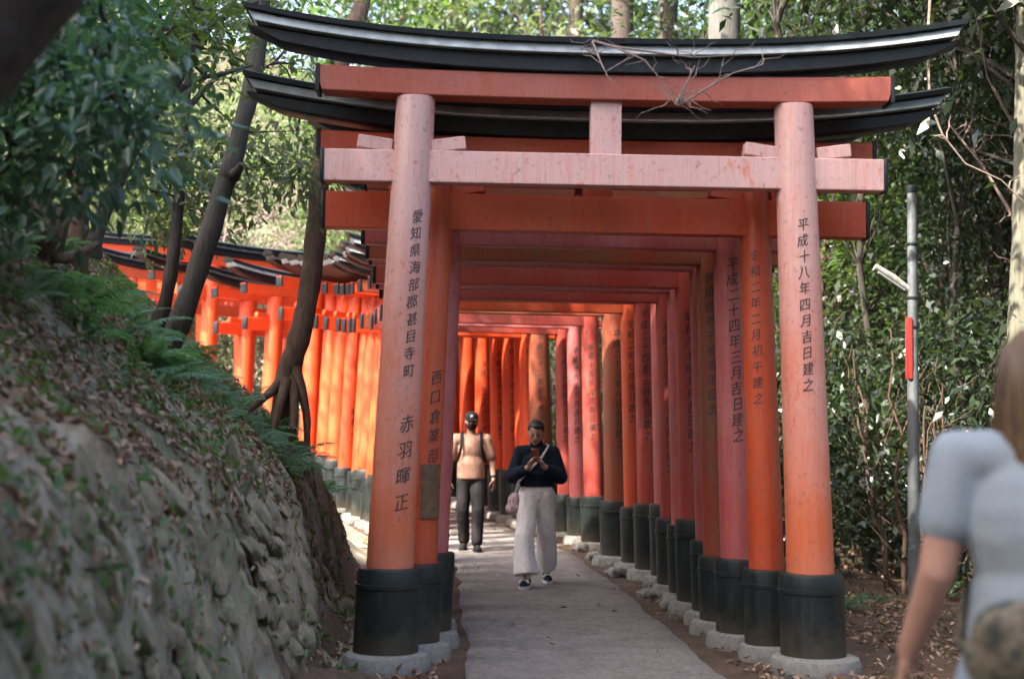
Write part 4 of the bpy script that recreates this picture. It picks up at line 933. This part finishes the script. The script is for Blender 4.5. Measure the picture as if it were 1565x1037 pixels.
# ---- woman in navy jacket looking at her phone
pw = pt(818, 890, 14.0)
wom = empty('person', (pw.x, 14.0, .016), R(-4), 'woman in navy jacket and wide cream trousers looking at her phone', 'person')
lf, rf = (.095, .30), (-.07, -.28)
b = MB(); hc = Vector((-.01, -.045, 1.475)); hr = Matrix.Rotation(R(20), 3, 'X') @ Matrix.Rotation(R(3), 3, 'Y')
skull(b, hc, hr, .95); limb(b, [(0, .02, 1.29), (-.005, -.02, 1.42)], [.052, .047]); limb(b, [(-.13, 0, 1.29), (.13, 0, 1.29)], [.055, .055])
b.ell((0, 0, 1.17), (.145, .10, .17)); b.ell((0, 0, .97), (.135, .10, .14)); b.ell((0, 0, .87), (.16, .11, .11))
AR = {1: [(.16, 0, 1.29), (.235, -.03, 1.05), (.075, -.235, 1.165)], -1: [(-.16, 0, 1.29), (-.225, -.04, 1.05), (-.055, -.25, 1.155)]}
for s in (-1, 1):
    limb(b, AR[s], [.048, .038, .027]); w = Vector(AR[s][2]); hand(b, w, (-s*.45, -.35, .85), (0, -.6, .6) if s < 0 else (0, -.7, .5), .85, .95, palm_n=(-s*.9, .1, -.3))
    f = lf if s > 0 else rf; limb(b, [(s*.08, 0, .86), (s*.08, f[1]*.5-.05, .46), (f[0], f[1], .09 if s < 0 else .11)], [.085, .055, .036])
organic('body', b, M['skin_b'], wom)
b = MB(); limb(b, [(-.12, .0, 1.285), (.12, .0, 1.285)], [.078, .078]); b.ell((0, 0, 1.16), (.19, .13, .17)); b.ell((0, -.01, 1.06), (.20, .135, .12)); b.lathe([(.165, .955), (.17, .985), (.19, 1.06)], 20, (0, 0, 0), Matrix.Diagonal((1, .74, 1)))
limb(b, [(0, .02, 1.34), (-.003, .0, 1.375)], [.075, .066])
for s in (-1, 1): limb(b, [AR[s][0], AR[s][1], Vector(AR[s][1]).lerp(Vector(AR[s][2]), .70)], [.070, .074, .052])
organic('jacket', b, M['navy'], wom, .008, 5)
b = MB(); b.ell((0, 0, .90), (.158, .118, .13)); b.lathe([(.13, .985), (.135, .95), (.155, .88)], 20, (0, 0, 0), Matrix.Diagonal((1, .76, 1)))
for s in (-1, 1):
    f = lf if s > 0 else rf; zf = .125 if s < 0 else .155
    limb(b, [(s*.08, 0, .87), (s*.098, f[1]*.5-.06, .48)], [.108, .092]); b.tube([(s*.098, f[1]*.5-.06, .50), (s*.095, f[1]*.75-.03, .30), (f[0]-.0, f[1], zf)], [.092, .104, .125 if s < 0 else .105], 18)
b.v = [(x+.006*math.sin(z*23+y*30), y+.008*math.sin(x*46+z*5), z) for x, y, z in b.v]
organic('trousers', b, M['cream'], wom, .009, 4)
for s, f in ((1, lf), (-1, rf)):
    b = MB(); shoe(b, f, (s*.2, -1), .92); so = organic('shoe', b, M['navy'], wom, .008, 3)
    b = MB(); sole(b, f, (s*.2, -1), .95); b.build('sole', M['white'], so)
    t = Vector((s*.2, -1, 0)).normalized(); c_ = Vector((f[0], f[1], .055))+t*.085; sd_ = Vector((-t.y, t.x, 0)); MB().tube([c_-sd_*.046, c_-sd_*.03+Vector((0, 0, .022)), c_+sd_*.03+Vector((0, 0, .022)), c_+sd_*.046], [.012]*4, 8).build('strap', M['white'], so)
b = MB(); b.ell(hc+hr @ Vector((0, .028, .045)), (.083, .088, .085), 16, 12, hr); b.ell(hc+hr @ Vector((0, .05, -.01)), (.078, .07, .075), 16, 12, hr); b.ell(hc+hr @ Vector((.02, -.045, .085)), (.05, .03, .025), 12, 8, hr)
organic('hair', b, M['hair'], wom, .007, 2)
for s in (-1, 1):
    MB().ell(hc+hr @ Vector((s*.030, -.076, .002)), (.014, .006, .005), 10, 7, hr).build('eye', M['ink'], wom); MB().tube([hc+hr @ Vector((s*.013, -.084, .020)), hc+hr @ Vector((s*.046, -.074, .020))], [.004, .0025], 6).build('eyebrow', M['hair'], wom)
MB().ell(hc+hr @ Vector((0, -.087, -.054)), (.022, .007, .008), 10, 7, hr).build('mouth', M['lip'], wom)
ph = MB().box((0, 0, 0), (.075, .010, .150), .004).build('phone', M['phone']); tag(ph, 'orange cased phone held up by the woman in navy jacket', 'phone')
ph.matrix_world = Matrix.Translation((pw.x, 14.0, .016)) @ Matrix.Rotation(R(-4), 4, 'Z') @ Matrix.Translation((.0, -.315, 1.265)) @ Matrix.Rotation(R(28), 4, 'X')
hb = empty('shoulder_bag', (pw.x, 14.0, .016), R(-4), 'small pink and white print bag hanging at the woman in navy', 'bag')
b = MB(); b.ell((-.205, -.03, .80), (.075, .10, .10)); b.ell((-.215, -.06, .74), (.085, .09, .07)); organic('pouch', b, M['bagpink'], hb, .01, 3)
MB().tube([(-.20, -.06, .90), (-.17, -.125, 1.0), (-.06, -.155, 1.12), (.06, -.14, 1.25), (.12, -.06, 1.36), (.10, .06, 1.37), (-.05, .135, 1.15), (-.17, .09, .98), (-.205, .02, .90)], [.011]*9, 8, flat=.5).build('strap', M['white'], hb)
# ---- woman walking away at the roadside, out of focus
pf = pt(1588, 760, 3.4); zf = H(pf.x, pf.y)
FWS = 1.03
fw = empty('person', (pf.x, pf.y, zf), R(-12), 'woman with long brown hair and pale blue T-shirt walking past the gate', 'person')
b = MB(); hc = Vector((.03, .03, 1.595)); hr = Matrix.Rotation(R(180-28), 3, 'Z')
skull(b, hc, hr, .97); limb(b, [(0, -.01, 1.38), (0, .01, 1.53)], [.054, .05]); limb(b, [(-.14, 0, 1.40), (.14, 0, 1.40)], [.058, .058]); b.ell((0, 0, 1.25), (.15, .10, .19)); b.ell((0, 0, 1.05), (.13, .095, .15)); b.ell((0, 0, .93), (.165, .12, .12))
AR = {-1: [(-.18, 0, 1.415), (-.228, -.01, 1.145), (-.285, .10, .95)], 1: [(.175, 0, 1.40), (.235, .0, 1.14), (.24, .10, .92)]}
for s in (-1, 1):
    limb(b, AR[s], [.054, .044, .029]); w = Vector(AR[s][2]); hand(b, w, (w-Vector(AR[s][1])).normalized()+Vector((0, 0, -.2)), (0, 1, 0), .5, .95, palm_n=(-s, 0, 0))
    limb(b, [(s*.085, 0, .92), (s*.09, .05*s, .49), (s*.09, .15*s, .09)], [.09, .058, .038])
organic('body', b, M['skin_c'], fw)
b = MB(); limb(b, [(-.14, 0, 1.41), (.14, 0, 1.41)], [.068, .068]); b.ell((0, 0, 1.26), (.172, .122, .20)); b.ell((0, 0, 1.08), (.158, .118, .17)); b.lathe([(.172, .93), (.165, 1.0), (.155, 1.1)], 22, (0, 0, 0), Matrix.Diagonal((1, .75, 1)))
for s in (-1, 1): limb(b, [AR[s][0], Vector(AR[s][0]).lerp(Vector(AR[s][1]), .56)], [.064, .066])
organic('tshirt', b, M['shirt_blue'], fw, .009, 10)
b = MB(); b.ell((0, 0, .94), (.178, .132, .13))
for s in (-1, 1): limb(b, [(s*.085, 0, .90), (s*.09, .05*s, .49), (s*.09, .15*s, .12)], [.105, .075, .055])
organic('jeans', b, M['jeans'], fw, .01, 4)
for s in (-1, 1):
    b = MB(); shoe(b, (s*.09, .15*s), (0, 1), .95); so = organic('shoe', b, M['white'], fw, .01, 3)
b = MB(); b.ell(hc+hr @ Vector((0, .03, .04)), (.086, .092, .09), 16, 12, hr); b.ell(hc+hr @ Vector((0, .055, -.06)), (.088, .062, .15), 14, 10, hr); b.ell(hc+hr @ Vector((0, .06, -.16)), (.092, .05, .12), 14, 10, hr)
rgh = random.Random(3)
for q in range(64):
    a = rgh.uniform(-1.75, 1.75); u = rgh.random(); sn, cs = math.sin(a), math.cos(a)
    ps = [(.045*sn, .03+.05*cs, .108), (.080*sn, .03+.085*cs, .065), (.090*sn, .03+.094*cs, -.02), (.094*sn, .03+.09*cs, -.10), (.10*sn+.012*rgh.uniform(-1, 1), .035+.08*cs, -.17-.05*u), (.095*sn+.02*rgh.uniform(-1, 1), .05+.07*cs, -.22-.10*u)]
    b.tube([hc+hr @ Vector(p) for p in ps], [.010, .016, .018, .017, .014, .003], 7)
hb_ = organic('hair', b, M['hair_b'], fw, .007, 2, .45)
b = MB()
for q in range(420):
    a = rgh.uniform(-1.9, 1.9); u = rgh.random(); sn, cs = math.sin(a), math.cos(a); o1 = rgh.uniform(1.0, 1.13); w1 = rgh.uniform(-.012, .012); w2 = rgh.uniform(-.02, .02)
    ps = [(.045*sn*o1, .03+.05*cs*o1, .114), (.082*sn*o1, .03+.087*cs*o1, .07), (.092*sn*o1+w1*.4, .03+.097*cs*o1, -.02), (.097*sn*o1+w1, .03+.094*cs*o1, -.10), (.104*sn*o1+w2, .035+.085*cs*o1, -.18-.05*u), (.10*sn*o1+w2*1.6, .05+.075*cs*o1, -.24-.12*u)]
    b.tube([hc+hr @ Vector(p) for p in ps], [.003, .0042, .0045, .0042, .0035, .001], 4)
b.build('hair_strands', M['hair_strand'], hb_)
fw.scale = (FWS,)*3
sb = empty('waist_bag', (pf.x, pf.y, zf), R(-12), 'olive patterned bag slung across the back of the woman in blue', 'bag')
b = MB(); b.ell((-.02, -.17, 1.0), (.16, .065, .10), rot=Matrix.Rotation(R(18), 3, 'Y')); b.ell((-.10, -.15, .97), (.09, .06, .08)); organic('pouch', b, M['camo'], sb, .011, 3)
MB().tube([(-.14, -.15, .98), (-.185, -.04, .98), (-.15, .10, 1.08), (.0, .14, 1.28), (.13, .09, 1.46), (.15, .0, 1.485), (.14, -.09, 1.43), (.12, -.14, 1.25), (.10, -.16, 1.05)], [.02]*9, 8, flat=.4).build('strap', M['camo'], sb)

sb.scale = (FWS,)*3
